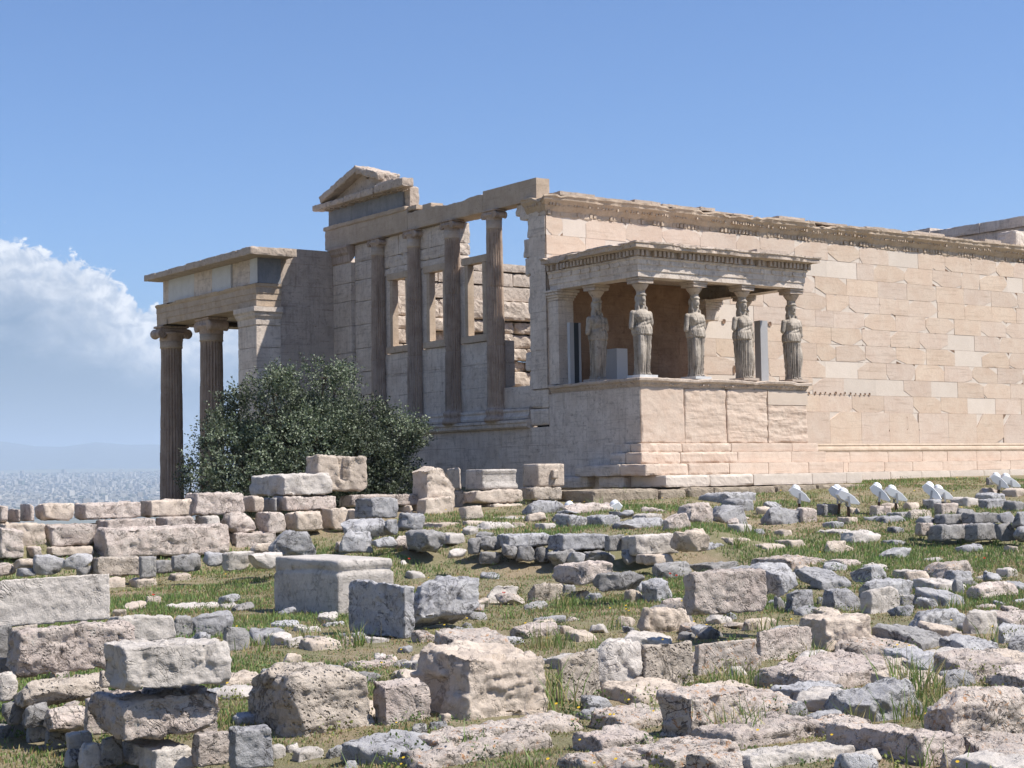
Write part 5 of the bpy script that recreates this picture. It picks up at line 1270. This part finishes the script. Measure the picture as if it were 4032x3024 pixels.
    if 'top' in opts:
        z = P[:, 2]/dims[2]+.5; g = np.exp(-((z-.80+.05*np.sin(P[:, 0]*2.2+P[:, 1]*2))/.022)**2); P = P-n*np.array([1, 1, 0])*(.030*g*(1+.8*fbm(P*8, seed, 3))+.012*(z > .80)*(1+fbm(P*14, seed+1, 3)))[:, None]
    return P, F
def bbox(C):
    q = np.array([proj(c) for c in C]); return q[:, 0].min(), q[:, 1].min(), q[:, 0].max(), q[:, 1].max()
def corners(base, w, dp, h, yaw):
    c, s = math.cos(yaw), math.sin(yaw); ex = np.array([c, s, 0]); ey = np.array([-s, c, 0]); out = []
    for i in (0, 1):
        for j in (0, 1):
            for k in (0, 1): out.append(base+ex*w*i+ey*dp*j+np.array([0, 0, h*k]))
    return out
def place_rock(line, seed):
    spec, label = line.split('|'); tk = spec.split(); reg = REG[tk[0]]
    x0, y0, x1, y1 = [float(v) for v in tk[1:5]]; x0, x1 = reg[0]+x0/reg[2], reg[0]+x1/reg[2]; y0, y1 = reg[1]+y0/reg[2], reg[1]+y1/reg[2]
    mat, kind = tk[5], tk[6]; op = dict(t.split('=') for t in tk[7:]); yaw = R(float(op.get('yaw', 0))) ; rng = np.random.default_rng(seed+77)
    if 'yaw' not in op: yaw = R(rng.uniform(-5, 5)) if 'Y' not in op else 0.0
    low = kind == 'slab' or (kind == 'rub')
    a = float(op.get('a', .1 if 'Y' in op else (.24 if not low else .3)))
    if y1 > 2990: y1 = min(y1, 3060)
    ex, ey_ = (.0, .0) if label.startswith(('uprigh', 'tall')) else ((.012, .03) if 'Y' in op else ((.035, .04) if 'd' in op and (float(op['d']) < 13 or 25 < float(op['d']) < 28.7) else (0, 0)))
    x0, x1, y0, y1 = x0-ex*(x1-x0), x1+ex*(x1-x0), y0-ey_*.5*(y1-y0), y1+ey_*(y1-y0)
    px = x0+a*(x1-x0)            # image column of the front (south-west) corner
    fixd = None; fixh = None
    if 'Y' in op: base = on_axis(ray(px, y1), 1, float(op['Y'])); fixd = .55 if a < .2 else None
    elif 'd' in op: base = at_depth(px, y1, float(op['d']))
    else: base, _ = hit_ground(px, y1)
    if 'h' in op: fixh = float(op['h'])
    dist = (base-CP)@CF; mpp = dist/FPX
    cx, cy = CR[0]*math.cos(yaw)+CR[1]*math.sin(yaw), -CR[0]*math.sin(yaw)+CR[1]*math.cos(yaw)
    Wm = (x1-x0)*mpp; w = max(.06, (1-a)*Wm/cx); dp = max(.06, a*Wm/abs(cy)); h = (y1-y0)*mpp
    if fixd: w, dp = Wm/cx*.97, fixd
    if kind == 'slab': fixh = max(.05, min(fixh or .3, h*.5))
    if kind == 'rub': dp = max(dp, .55*w)
    for it in range(14):
        if fixh: h = fixh
        b = bbox(corners(base, w, dp, h, yaw)); sc = (x1-x0)/(b[2]-b[0]); 
        if fixd: w *= sc
        elif fixh: w *= sc; dy = (y0-b[1]); dp = min(max(dp*(1-.5*dy/max(20, y1-y0)), .25*w), 3.0*w) 
        else: w *= sc; dp *= sc
        b = bbox(corners(base, w, dp, h, yaw))
        if not fixh: h = max(.04, h+(b[1]-y0)*mpp*.8)
        base = base + np.array([CR[0], CR[1], 0])*((x0-b[0])*mpp*.8)
    stack = 'Y' in op or 'd' in op
    if fixh is None and h > 1.5: h = 1.5
    sink = (.06 if low else .10)+.05*rng.random() if not stack else 0.0
    nm, cat = KIND[kind][5:7]; tw, th = x1-x0, min(y1, 3040)-y0
    cyw, syw = math.cos(yaw), math.sin(yaw); tilt = None; roll = 0
    if kind == 'slab' and not stack and (base-CP)@CF < 24: tilt = .06; fixh = h = min(fixh, .05+.05*rng.random()+.05*Wm); dp = w*rng.uniform(.6, .95); roll = rng.uniform(-.05, .05)
    for it in range(7):
        dist = (base-CP)@CF; mpp = dist/FPX; px_m = 1024/mpp/4032; res = max(.012, min(2.4/px_m, .09)) if it == 6 else max(.03, min(5/px_m, .14))
        dims = np.array([w, dp, h+sink]); cap = 15000 if it == 6 else 1800
        while 2*(dims[0]*dims[1]+dims[1]*dims[2]+dims[0]*dims[2])/res**2 > cap: res *= 1.1
        P, F = rock_mesh(dims, kind, seed, res, op)
        if tilt is not None: P[:, 2] += (P[:, 1]+dp/2)*tilt+P[:, 0]*roll
        c = base+np.array([cyw*w/2-syw*dp/2, syw*w/2+cyw*dp/2, (h-sink)/2])
        if it == 6: break
        Wd = np.stack([c[0]+P[:, 0]*cyw-P[:, 1]*syw, c[1]+P[:, 0]*syw+P[:, 1]*cyw, c[2]+P[:, 2]], 1)
        if not stack: Wd = Wd[Wd[:, 2] > base[2]-.01]
        v = Wd-CP; z = v@CF; qx = 2016+FPX*(v@CR)/z; qy = 1512-FPX*(v@CU)/z
        b = (qx.min(), qy.min(), qx.max(), qy.max())
        sc = min(1.35, max(.75, tw/(b[2]-b[0]))); w *= sc; dp *= sc
        dh = (th-(b[3]-b[1]))*mpp
        if tilt is not None:
            tilt += .7*dh/dp
            if tilt > .38: dp *= 1.12; tilt = .38
            if tilt < .0: dp *= .88; tilt = .0
        elif fixh and dist < 21: dp = min(max(dp*min(1.6, max(.6, (th/(b[3]-b[1]))**2)), .3*w), 2.8*w)
        elif fixh: dp = min(max(dp, .7*w), 1.1*w); h = max(.05, h+.8*dh); fixh = h
        else: h = max(.05, h+.8*dh)
        base = base+np.array([CR[0], CR[1], 0])*(((x0+x1)-(b[0]+b[2]))/2*mpp)
        ey = min(y1, 3040)-b[3]
        if stack: base = base-np.array([0, 0, ey*mpp])
        else:
            k = max(.4, 1.65-base[2])/dist; stp = max(-.5, min(.5, ey*mpp/max(k, .05)))
            base = base-np.array([_f[0], _f[1], 0])*stp; base[2] = float(ground_z(base[0], base[1]))
    o = mk(nm, P, F, M[mat], smooth=True); o.location = c; o.rotation_euler = (0, 0, yaw)
    tag(o, label, cat, kind='thing')
    if 'boss' in op:
        V, F = worn((.06, -dp*.5-.03, .02), (.15, .12, .2), .02, .04, .006, seed); b_ = mk('lifting_boss', V, F, M[mat], o, smooth=True)
    RK.append((o, (x0, y0, x1, min(y1, 3040)), stack, line))
    OCC.append((c[0], c[1], cyw, syw, w, dp, c[2]+h/2))
OCC = []; RK = []
def build_scatter():
    rng = np.random.default_rng(501); n = 0; tries = 0
    while n < 190 and tries < 4000:
        tries += 1; d = 9.0*(33/9.0)**rng.random(); s = rng.uniform(-.31, .31)*d; x, y = _f[0]*d+_r[0]*s, _f[1]*d+_r[1]*s
        sz = rng.uniform(.07, .16)+.0085*d*rng.uniform(.3, 1.2)
        if s < -.12*d and d > 24: continue
        if any(abs((x-c[0])*c[2]+(y-c[1])*c[3]) < c[4]*.5+sz*.4 and abs(-(x-c[0])*c[3]+(y-c[1])*c[2]) < c[5]*.5+sz*.4 for c in OCC): continue
        if fbm(np.array([[x*.6, y*.6, 3.]]), 71, 2)[0] < -.12: continue
        dims = np.array([sz*rng.uniform(.8, 1.7), sz*rng.uniform(.7, 1.2), sz*rng.uniform(.35, .75)]); res = max(.014, sz/9)
        P, F = rock_mesh(dims, 'rub', 9000+tries, res, {}); o = mk('rubble_stone', P, F, M[rng.choice(list('gpcwgld'))], smooth=True)
        o.location = (x, y, float(ground_z(x, y))+dims[2]*rng.uniform(.02, .3)); o.rotation_euler = (rng.normal(0, .12), rng.normal(0, .12), rng.uniform(0, 6.28))
        tag(o, 'small loose stone half sunk in the soil and grass', 'stone', 'small loose stones scattered over the ground', kind='thing'); OCC.append((x, y, 1, 0, dims[0], dims[1], 0)); n += 1
def build_slabs():
    rng = np.random.default_rng(88); n = 0; tries = 0
    while n < 26 and tries < 900:
        tries += 1; d = 9.0*(17.5/9.0)**rng.random(); s = rng.uniform(-.08 if d < 10.2 else .04, .33)*d; x, y = _f[0]*d+_r[0]*s, _f[1]*d+_r[1]*s; w = rng.uniform(.4, .85)
        if any(np.hypot(x-c[0], y-c[1]) < .33*(max(c[4], c[5])+w) for c in OCC if max(c[4], c[5]) > .22): continue
        dims = np.array([w, w*rng.uniform(.55, .9), .13]); P, F = rock_mesh(dims, 'slab', 7000+tries, max(.014, w/34), {}); P[:, 2] += P[:, 1]*rng.uniform(.02, .16)
        o = mk('stone_slab', P, F, M[rng.choice(list('pwlclg'))], smooth=True); o.location = (x, y, float(ground_z(x, y))+.035); o.rotation_euler = (0, 0, rng.uniform(-.5, .5)+.4)
        tag(o, 'low flat slab lying flush in the ground among the stones of the right foreground', 'slab', 'flush slabs of the right foreground', kind='thing'); OCC.append((x, y, 1, 0, dims[0]*.85, dims[1]*.85, 0)); n += 1
def build_rocks():
    for i, ln in enumerate([l for l in ROCKS.strip().split('\n') if l.strip()]): place_rock(ln, 1000+i*13)
    build_slabs(); build_scatter()
# ------------------------------------------------------------------ olive tree
def build_olive():
    rng = np.random.default_rng(21); d0 = 41.0; root = at_depth(655/.54861, 1036/.54861, d0); root[2] = -1.5
    o = empty('olive_tree', root); tag(o, 'bushy dark green olive tree in front of the temple\'s shaded west wall', 'tree')
    lobes = [(565, 895, 70, 0), (648, 908, 60, .3), (722, 850, 52, .2), (588, 848, 34, -.3), (790, 925, 58, .4), (492, 950, 56, -.2), (850, 955, 50, .3), (888, 950, 28, .2), (650, 985, 110, -.6), (525, 1020, 100, -.5), (775, 1010, 95, -.3), (440, 1000, 30, -.3), (430, 1040, 42, 0), (700, 815, 26, 0), (590, 1120, 120, 0), (730, 1120, 110, .2), (850, 1050, 60, .3), (655, 930, 90, 1.6), (560, 990, 95, 1.7), (770, 990, 85, 1.6), (655, 1060, 120, 1.5)]
    rl = random.Random(4)
    for q in range(34):
        x, y, r, dd = lobes[rl.choice([0, 1, 2, 3, 4, 5, 6, 7, 8, 9, 10, 13])]; an = rl.uniform(-.2, 3.4); lobes.append((x+math.cos(an)*r*.92, y-math.sin(an)*r*.92, rl.uniform(12, 24), dd+rl.uniform(-.9, .2)))
    C = []; Rr = []
    for x, y, r, dd in lobes: C.append(at_depth(x/.54861, y/.54861, d0+dd)); Rr.append(r*1.823*d0/FPX)
    C = np.array(C); Rr = np.array(Rr)
    # twig clusters spread near the lobe surfaces
    nt = 15000; pick = rng.choice(len(C), nt, p=Rr**2/np.sum(Rr**2)); dr = rng.normal(0, 1, (nt, 3)); dr /= np.linalg.norm(dr, axis=1, keepdims=True)
    rad = Rr[pick]*(.5+.54*rng.random(nt)**.6)*(1+.36*fbm(C[pick]+dr*2.6, 5, 3)); tw = C[pick]+dr*rad[:, None]*np.array([1, 1, .95])
    gap = (fbm(tw*1.25, 31, 3) > -.16) | (rng.random(nt) < .22); tw = tw[gap]; dr = dr[gap]; nt = len(tw)
    out = dr*.6+rng.normal(0, .5, (nt, 3))+np.array([0, 0, .45]); out /= np.linalg.norm(out, axis=1, keepdims=True)
    nl = 13; TW = np.repeat(tw, nl, 0); OU = np.repeat(out, nl, 0); n = len(TW)
    t = np.tile(np.linspace(-.05, 1, nl), nt)[:, None]*rng.uniform(.16, .42, (nt, 1)).repeat(nl, 0)
    ax = OU*.55+rng.normal(0, .62, (n, 3)); ax /= np.linalg.norm(ax, axis=1, keepdims=True)
    sd = np.cross(ax, rng.normal(0, 1, (n, 3))); sd /= np.linalg.norm(sd, axis=1, keepdims=True)
    L = rng.uniform(.05, .092, (n, 1)); wd = L*.26; b = TW+OU*t+rng.normal(0, .02, (n, 3))
    V = np.stack([b, b+ax*L*.5+sd*wd, b+ax*L, b+ax*L*.5-sd*wd], 1).reshape(-1, 3)-root
    F = np.arange(n*4).reshape(-1, 4); tt = (rng.uniform(.8, 1.15, (nt, 1))*(.62+.72*rng.random(len(C))**1.2)[pick[gap]][:, None]).repeat(nl, 0)*rng.uniform(.8, 1.2, (n, 1))*np.array([1, 1, .95])
    mk('crown', V, F, M['leaf'], o, tint=tt)
    mb = MB()
    def limb(p, q, r0, r1, k=7, m=9, sd=0):
        p, q = np.array(p, float), np.array(q, float); ax = (q-p)/np.linalg.norm(q-p); s1 = np.cross(ax, [.3, .9, .2]); s1 /= np.linalg.norm(s1); s2 = np.cross(ax, s1); V = []
        for i in range(k+1):
            t = i/k; c = p+(q-p)*t+np.array([math.sin(t*5+sd)*.08, math.cos(t*4+sd)*.08, 0])*math.sin(t*math.pi); r = r0+(r1-r0)*t
            for j in range(m): 
                a = j/m*2*math.pi; V.append(c+(s1*math.cos(a)+s2*math.sin(a))*r*(1+.15*math.sin(3*a+i)))
        F = [(i*m+j, i*m+(j+1) % m, (i+1)*m+(j+1) % m, (i+1)*m+j) for i in range(k) for j in range(m)]; mb.add(V, F)
    limb((0, 0, -.1), (.1, .1, 1.3), .34, .24)
    for i in range(21):
        e = C[i]-root; mid = np.array([.1, .1, 1.2])+(e-np.array([.1, .1, 1.2]))*.45+np.array([0, 0, -.25]); limb((.1, .1, 1.2), mid, .13, .07, sd=i); limb(mid, e, .07, .02, sd=i+2)
        for q in range(4): limb(e, e+rng.normal(0, .4, 3)*Rr[i], .022, .006, 3, 5)
    mb.build('trunk', M['bark'], o, smooth=True)

# ------------------------------------------------------------------ floodlights
def flood_meshes():
    r = empty('floodlight')
    # housing: a tapered shell whose long axis is local X (rear +dome at -X, open front at +X), tilted down to the front
    prof = [(-.22, -.06), (-.21, .055), (-.05, .085), (.10, .075), (.25, .03), (.25, -.015), (.12, -.075), (-.12, -.10)]
    mb = MB(); n = len(prof); ws = (-.135, -.125, .125, .135); V = []
    for k, y in enumerate(ws):
        s = .93 if k in (0, 3) else 1.0
        for x, z in prof: V.append((x*s*(1), y*(1-.12*(x+.2)), z*s))
    F = [tuple(range(n))[::-1], tuple(range(3*n, 4*n))]+[(k*n+i, k*n+(i+1) % n, (k+1)*n+(i+1) % n, (k+1)*n+i) for k in range(3) for i in range(n)]
    T = Matrix.Rotation(R(36), 4, 'Y'); tr = lambda V: [tuple(T@Vector(v)) for v in V]
    up = np.array([0, 0, .50])
    mb.add(np.array(tr(V))+up, F); hs = mb.build('housing', M['white'], r); fix_normals(hs)
    V, F = lathe(0, 0, [(.098, 0), (.095, .03), (.08, .06), (.05, .08), (.015, .088)], 20); mb = MB(); W = V+np.array([-.12, 0, .055]); mb.add(np.array(tr(W))+up, F); mb.build('dome', M['whiteglass'], hs, smooth=True)
    mb = MB(); V, F = boxv(-.02, .12, -.06, .06, .082, .092); W = np.array(V); mb.add(np.array(tr(W))+up, F); mb.build('glass', M['steel'], hs)
    mb = MB(); V, F = boxv(.245, .256, -.11, .11, -.02, .032); mb.add(np.array(tr(V))+up, F); mb.build('front_lip', M['steel'], hs)
    mb = MB(); mb.add(*boxv(-.02, .02, -.15, -.14, .33, .53)); mb.add(*boxv(-.02, .02, .14, .15, .33, .53)); mb.add(*boxv(-.02, .02, -.15, .15, .32, .335)); mb.build('bracket', M['steel'], r)
    V, F = lathe(0, 0, [(.032, -.12), (.03, .2), (.028, .325)], 12); mk('post', V, F, M['rust'], r, smooth=True)
    return r
def copy_tree(o, parent=None):
    c = o.copy(); COL.objects.link(c)
    if parent is not None: c.parent = parent
    for ch in list(o.children): copy_tree(ch, c)
    return c
def build_lamps():
    proto = flood_meshes(); k = 2.765
    L = [(2600+1515/k, 1450+1548/k, 33.5, 180/k, -40, 'single white floodlight on a rusty post, nearest the porch steps'),
         (3232+190/k, 1500+1470/k, 33.0, 175/k, -62, 'white floodlight half behind its twin, left of the first pair on the grass'),
         (3232+312/k, 1500+1475/k, 32.6, 160/k, -36, 'white floodlight overlapping its twin, right of the first pair on the grass'),
         (3232+620/k, 1500+1455/k, 33.0, 160/k, -48, 'steeply tilted floodlight, left of the second pair, behind a pink pitted stone'),
         (3232+828/k, 1500+1418/k, 33.6, 160/k, -36, 'floodlight on a tall thin post, right of the second pair'),
         (3232+1172/k, 1500+1370/k, 34.2, 150/k, -52, 'floodlight with a dark tangled bracket, left of the third pair'),
         (3232+1345/k, 1500+1318/k, 35.0, 145/k, -30, 'floodlight standing low on a stone, right of the third pair'),
         (3232+1925/k, 1500+1215/k, 37.0, 130/k, -44, 'left floodlight of the farthest pair, under the steps'),
         (3232+2075/k, 1500+1190/k, 37.4, 120/k, -36, 'right floodlight of the farthest pair, at the edge of the photo')]
    tops = [1270, None]; T = [2600, 1450]
    ytop = [1450+1270/k, 1500+1130/k, 1500+1160/k, 1500+1110/k, 1500+1130/k, 1500+1100/k, 1500+1125/k, 1500+1000/k, 1500+1000/k]
    for i, (x, y, d, hp, yaw, lab) in enumerate(L):
        r = proto if i == 0 else copy_tree(proto)
        p = at_depth(x, y, d); top = at_depth(x, ytop[i], d)[2]
        z = top-.70; r.location = (p[0], p[1], z); r.rotation_euler = (0, R((0, 5, -4, 6, -3, 9, -6, 4, -5)[i]), R(yaw)); tag(r, lab, 'floodlight', 'floodlights aimed at the temple')
        for ch in r.children:
            if ch.name.startswith('post'): ch.data = ch.data.copy() if i else ch.data; g = float(ground_z(p[0], p[1])); ch.scale = (1, 1, 1); 
        post = [c for c in r.children if c.name.startswith('post')][0]; me = post.data
        lo = g-.15-z
        for v in me.vertices:
            if v.co.z < 0: v.co.z = lo
    for j, (x, y, d, yaw, lab) in enumerate(((1600+1388/2.212, 1300+1482/2.212, 33.0, 140, 'white round lamp head showing behind the long pink-grey stone, left one'), (1600+1784/2.212, 1300+1472/2.212, 33.0, 150, 'white round lamp head showing behind the long pink-grey stone, right one'))):
        r = copy_tree(proto); p = at_depth(x, y, d); r.location = (p[0], p[1], p[2]-.72); r.rotation_euler = (0, 0, R(yaw)); tag(r, lab, 'floodlight', 'floodlights aimed at the temple')
def build_modern():
    s = 1.7015
    def onp(x, y, Y): return on_axis(ray(2000+x/s, 700+y/s), 1, Y)
    a, b = onp(1690, 955, 30.2), onp(1735, 1365, 30.2); mb = MB(); x0, x1 = a[0], onp(1738, 955, 30.2)[0]
    wblock(mb, x0, x1, 30.2, 30.42, 3.895, a[2], .1, .004, .0, 1); tag(mb.build('support_post', M['steel'], None, origin=(x0, 30.2, 3.895)), 'grey steel box post standing between two statues at the right of the porch', 'post')
    r = empty('glazed_frame', (25.2, 31.6, 3.895)); tag(r, 'dark glazed steel frame at the left inside the porch', 'frame')
    a, b = onp(430, 970, 31.55), onp(483, 970, 31.55); x0, x1 = a[0]-25.2, b[0]-25.2; h = a[2]-3.895
    for nm, q0, q1, m_ in (('frame_post', x0-.08, x0+.05, 'steel'), ('frame_post', x1-.05, x1+.02, 'steel'), ('glass_pane', x0+.05, x1-.05, 'darksteel')):
        mb = MB(); mb.add(*boxv(q0, q1, -.05, .05 if nm != 'glass_pane' else -.02, 0, h)); mb.build(nm, M[m_], r)
    mb = MB(); a, b, c = onp(685, 1140, 31.3), onp(728, 1140, 31.3), onp(800, 1140, 31.3); wblock(mb, b[0], c[0], 31.3, 31.9, 3.895, a[2], .2, .003, 0, 1)
    tag(mb.build('display_panel', M['panel'], None, origin=(b[0], 31.3, 3.895)), 'pale boxed panel on the porch floor behind the two left statues', 'panel')

# ------------------------------------------------------------------ grass, weeds, flowers
def field_points(n, rng, dmin=8.2, dmax=44):
    d = dmin*(dmax/dmin)**rng.random(n); s = (rng.random(n)*2-1)*(.33*d+2.3); X = _f[0]*d+_r[0]*s; Y = _f[1]*d+_r[1]*s; keep = np.ones(n, bool)
    for (cx, cy, c, sn, w, dp, tz) in OCC:
        u = (X-cx)*c+(Y-cy)*sn; v = -(X-cx)*sn+(Y-cy)*c; keep &= ~((np.abs(u) < w*.47) & (np.abs(v) < dp*.47))
    keep &= ~((X > XW-.5) & (Y > 27.9) & (X < 31)) & ~((X > 30) & (Y > 31.4)) & ~((Y > 28.0) & (X < 24.7))
    return X[keep], Y[keep], d[keep], s[keep]
def blades(X, Y, Z, h, w, rng, lean=.5):
    n = len(X); a = rng.uniform(0, 2*math.pi, n); l = rng.uniform(0, lean, n)*h; dx, dy = np.cos(a), np.sin(a); sx, sy = -dy*w, dx*w
    b = rng.uniform(0, 2*math.pi, n); sx, sy = np.cos(b)*w, np.sin(b)*w
    B = np.stack([X, Y, Z], 1); m_ = B+np.stack([dx*l*.35, dy*l*.35, h*.55], 1); t = B+np.stack([dx*l, dy*l, h], 1); S = np.stack([sx, sy, 0*w], 1)
    V = np.stack([B-S, B+S, m_+S*.8, m_-S*.8, t], 1).reshape(-1, 3); o = (np.arange(n)*5)[:, None]
    return V, (o+np.array([0, 1, 2, 3])), (o+np.array([3, 2, 4, 4]))
def build_grass():
    rng = np.random.default_rng(77); X, Y, d, s = field_points(760000, rng)
    P = np.stack([X, Y, 0*X], 1); g = fbm(P*.55, 41, 4); g2 = fbm(P*2.4, 43, 3)
    green = np.clip(.50+1.5*g+.5*g2 - .6*sst(s/d, .0, .2)*(1-sst(d, 15, 22)) - .45*(1-sst(d, 10, 14)) - .25*sst(d, 30, 38), 0, 1)
    dens = np.clip(.34+green*.9+.25*g2, .14, 1); k = rng.random(len(X)) < dens
    X, Y, d, s, green = X[k], Y[k], d[k], s[k], green[k]; Z = ground_z(X, Y)-.01; n = len(X)
    h = rng.uniform(.018, .06, n)*(.55+.75*green)*(.8+.4*sst(d, 12, 24))*(1+.5*(rng.random(n) < .06)); w = .0022+.00022*d+rng.uniform(0, .002, n)
    V, F1, F2 = blades(X, Y, Z, h, w, rng); 
    gr = np.stack([.62+.3*rng.random(n), .86+.25*rng.random(n), .55+.25*rng.random(n)], 1); dry = np.stack([1.25+.45*rng.random(n), .95+.3*rng.random(n), 1.0+.4*rng.random(n)], 1)
    mixf = (rng.random(n) < .18+.72*green)[:, None]; tint = np.where(mixf, gr, dry)*rng.uniform(.75, 1.15, (n, 1))
    F = np.stack([F1, F2], 1).reshape(-1, 4); F3 = F.copy()
    # triangles at the tips
    faces = np.concatenate([F1, F2[:, [0, 1, 2, 2]]])
    quads = mk('grass', V, np.concatenate([np.stack([F1[:, 0], F1[:, 1], F1[:, 2]], 1), np.stack([F1[:, 0], F1[:, 2], F1[:, 3]], 1), F2[:, :3]]), M['grass'], tint=np.concatenate([tint, tint, tint]))
    tag(quads, 'short green and dry grass between the stones', 'grass', kind='stuff')
    # leafy weeds in the joints and at the feet of stones
    V = []; T = []; rr = np.random.default_rng(9)
    spots = []
    for (cx, cy, c, sn, w, dp, tz) in OCC:
        if w > .2 and rr.random() < .5:
            u = rr.uniform(-.55, .55)*w; v = -dp*(.5+rr.uniform(.0, .12)); spots.append((cx+u*c-v*sn, cy+u*sn+v*c, rr.uniform(.05, .16)))
    for q in range(150):
        x, y, d_, s_ = field_points(1, rr); 
        if len(x): spots.append((x[0], y[0], rr.uniform(.05, .15)))
    low = len(spots)
    for q in range(620):
        x, y, d_, s_ = field_points(1, rr)
        if len(x): spots.append((x[0], y[0], rr.uniform(.06, .17)))
    for qi, (x, y, sz) in enumerate(spots):
        z = float(ground_z(x, y)); m_ = int(40+sz*420); fl = qi >= low
        b = np.array([x, y, z])+rr.normal(0, 1, (m_, 3))*np.array([sz*.8, sz*.8, 0]); b[:, 2] = z+rr.random(m_)**1.6*sz*(.3 if fl else 1.1)
        ax = rr.normal(0, 1, (m_, 3))+np.array([0, 0, .7]); ax /= np.linalg.norm(ax, axis=1, keepdims=True); sd = np.cross(ax, rr.normal(0, 1, (m_, 3))); sd /= np.linalg.norm(sd, axis=1, keepdims=True); L = rr.uniform(.014, .034, (m_, 1))*(.8 if fl else 1)
        V.append(np.stack([b, b+ax*L*.5+sd*L*.28, b+ax*L, b+ax*L*.5-sd*L*.28], 1).reshape(-1, 3)); tv = rr.uniform(.7, 1.3)*np.array([1, 1, 1])*(np.array([1.5, 1.15, .9]) if rr.random() < (.75 if fl else .35) else 1); T.append(np.repeat(tv[None], m_, 0)*rr.uniform(.8, 1.2, (m_, 1)))
    V = np.concatenate(V); F = np.arange(len(V)).reshape(-1, 4)
    tag(mk('weeds', V, F, M['weed'], tint=np.concatenate(T)), 'leafy green weeds growing round the feet of the stones', 'weeds', kind='stuff')
    # tall grass tufts
    X, Y, H = [], [], []
    for q in range(130):
        x, y, d_, s_ = field_points(1, rr)
        if not len(x): continue
        m_ = rr.integers(14, 40); X.append(x+rr.normal(0, .07, m_)); Y.append(y+rr.normal(0, .07, m_)); H.append(rr.uniform(.12, .34)*rr.uniform(.5, 1, m_))
    for (px, py, hh) in ((2700+1440/1.6607, 2200+890/1.6607, .42), (2700+1600/1.6607, 2200+905/1.6607, .34), (2700+1480/1.6607, 2200+1060/1.6607, .30), (2700+1850/1.6607, 2200+1180/1.6607, .38), (2700+370/1.6607, 2200+1180/1.6607, .30), (1350+1350/1.6385, 2200+960/1.6385, .42), (1350+1340/1.6385, 2200+580/1.6385, .30), (1350+60/1.6385, 2200+560/1.6385, .3)):
        p, _ = hit_ground(px, py); m_ = 70; X.append(p[0]+rr.normal(0, .11, m_)); Y.append(p[1]+rr.normal(0, .11, m_)); H.append(hh*rr.uniform(.45, 1, m_))
    X, Y, H = np.concatenate(X), np.concatenate(Y), np.concatenate(H); n = len(X); V, F1, F2 = blades(X, Y, ground_z(X, Y)-.02, H, np.full(n, .0035)+.00012*np.hypot(X, Y), rr, .75)
    t = np.where((rr.random(n) < .65)[:, None], np.array([[.7, .95, .55]]), np.array([[1.7, 1.35, 1.3]]))*rr.uniform(.7, 1.15, (n, 1))
    tag(mk('tall_grass', V, np.concatenate([F1[:, :3], F1[:, [0, 2, 3]], F2[:, :3]]), M['grass'], tint=np.concatenate([t, t, t])), 'tufts of tall green and straw-coloured grass among the stones', 'grass', kind='stuff')
    # yellow flowers
    X, Y, d_, s_ = field_points(420, rr); k = (fbm(np.stack([X, Y, 0*X], 1)*.8, 61, 3) > -.12); X, Y = X[k], Y[k]; Z = ground_z(X, Y)+rr.uniform(.06, .13, len(X)); n = len(X); rd = rr.uniform(.005, .009, n)+.00025*d_[k]
    a = np.arange(6)/6*2*math.pi; V = np.stack([X[:, None]+np.cos(a)*rd[:, None], Y[:, None]+np.sin(a)*rd[:, None], Z[:, None]+rd[:, None]*.5*np.sin(a*1+1)], -1).reshape(-1, 3)
    tag(mk('wildflowers', V, np.arange(n*6).reshape(-1, 6), M['yellow'], tint=np.ones((n, 3))), 'tiny yellow wildflowers scattered through the grass', 'flowers', kind='stuff')
    # red poppies
    me = None
    for i, (px, py) in enumerate(((605, 2378), (1612, 2228), (2640, 2290), (2665, 2298), (3878, 2228), (1985, 2372))):
        p, t_ = hit_ground(px, py+10)
        if me is None:
            V = []; F = []
            for q in range(4):
                an = q*math.pi/2; c, s_ = math.cos(an), math.sin(an); o_ = len(V)
                for (r_, w_, z_) in ((.0, .004, .0), (.015, .014, .008), (.022, .009, .02)):
                    for e in (-1, 1): V.append((c*r_-s_*w_*e, s_*r_+c*w_*e, z_+.15))
                F += [(o_, o_+1, o_+3, o_+2), (o_+2, o_+3, o_+5, o_+4)]
            o = mk('poppy', V, F, M['poppy'], tint=np.ones((8, 3))); me = o
            Vs, Fs = lathe(0, 0, [(.0025, -.02), (.0022, .15)], 6); mk('stem', Vs, Fs, M['weed'], o, tint=np.ones((len(Fs), 3)))
        else: o = copy_tree(me)
        o.location = p; o.rotation_euler = (0, 0, i*1.3); tag(o, 'small red poppy in flower among the grass', 'poppy', 'red poppies in the grass')
build_land(); build_city(); build_temple(); build_rocks(); build_olive(); build_lamps(); build_modern(); build_grass(); build_haze()
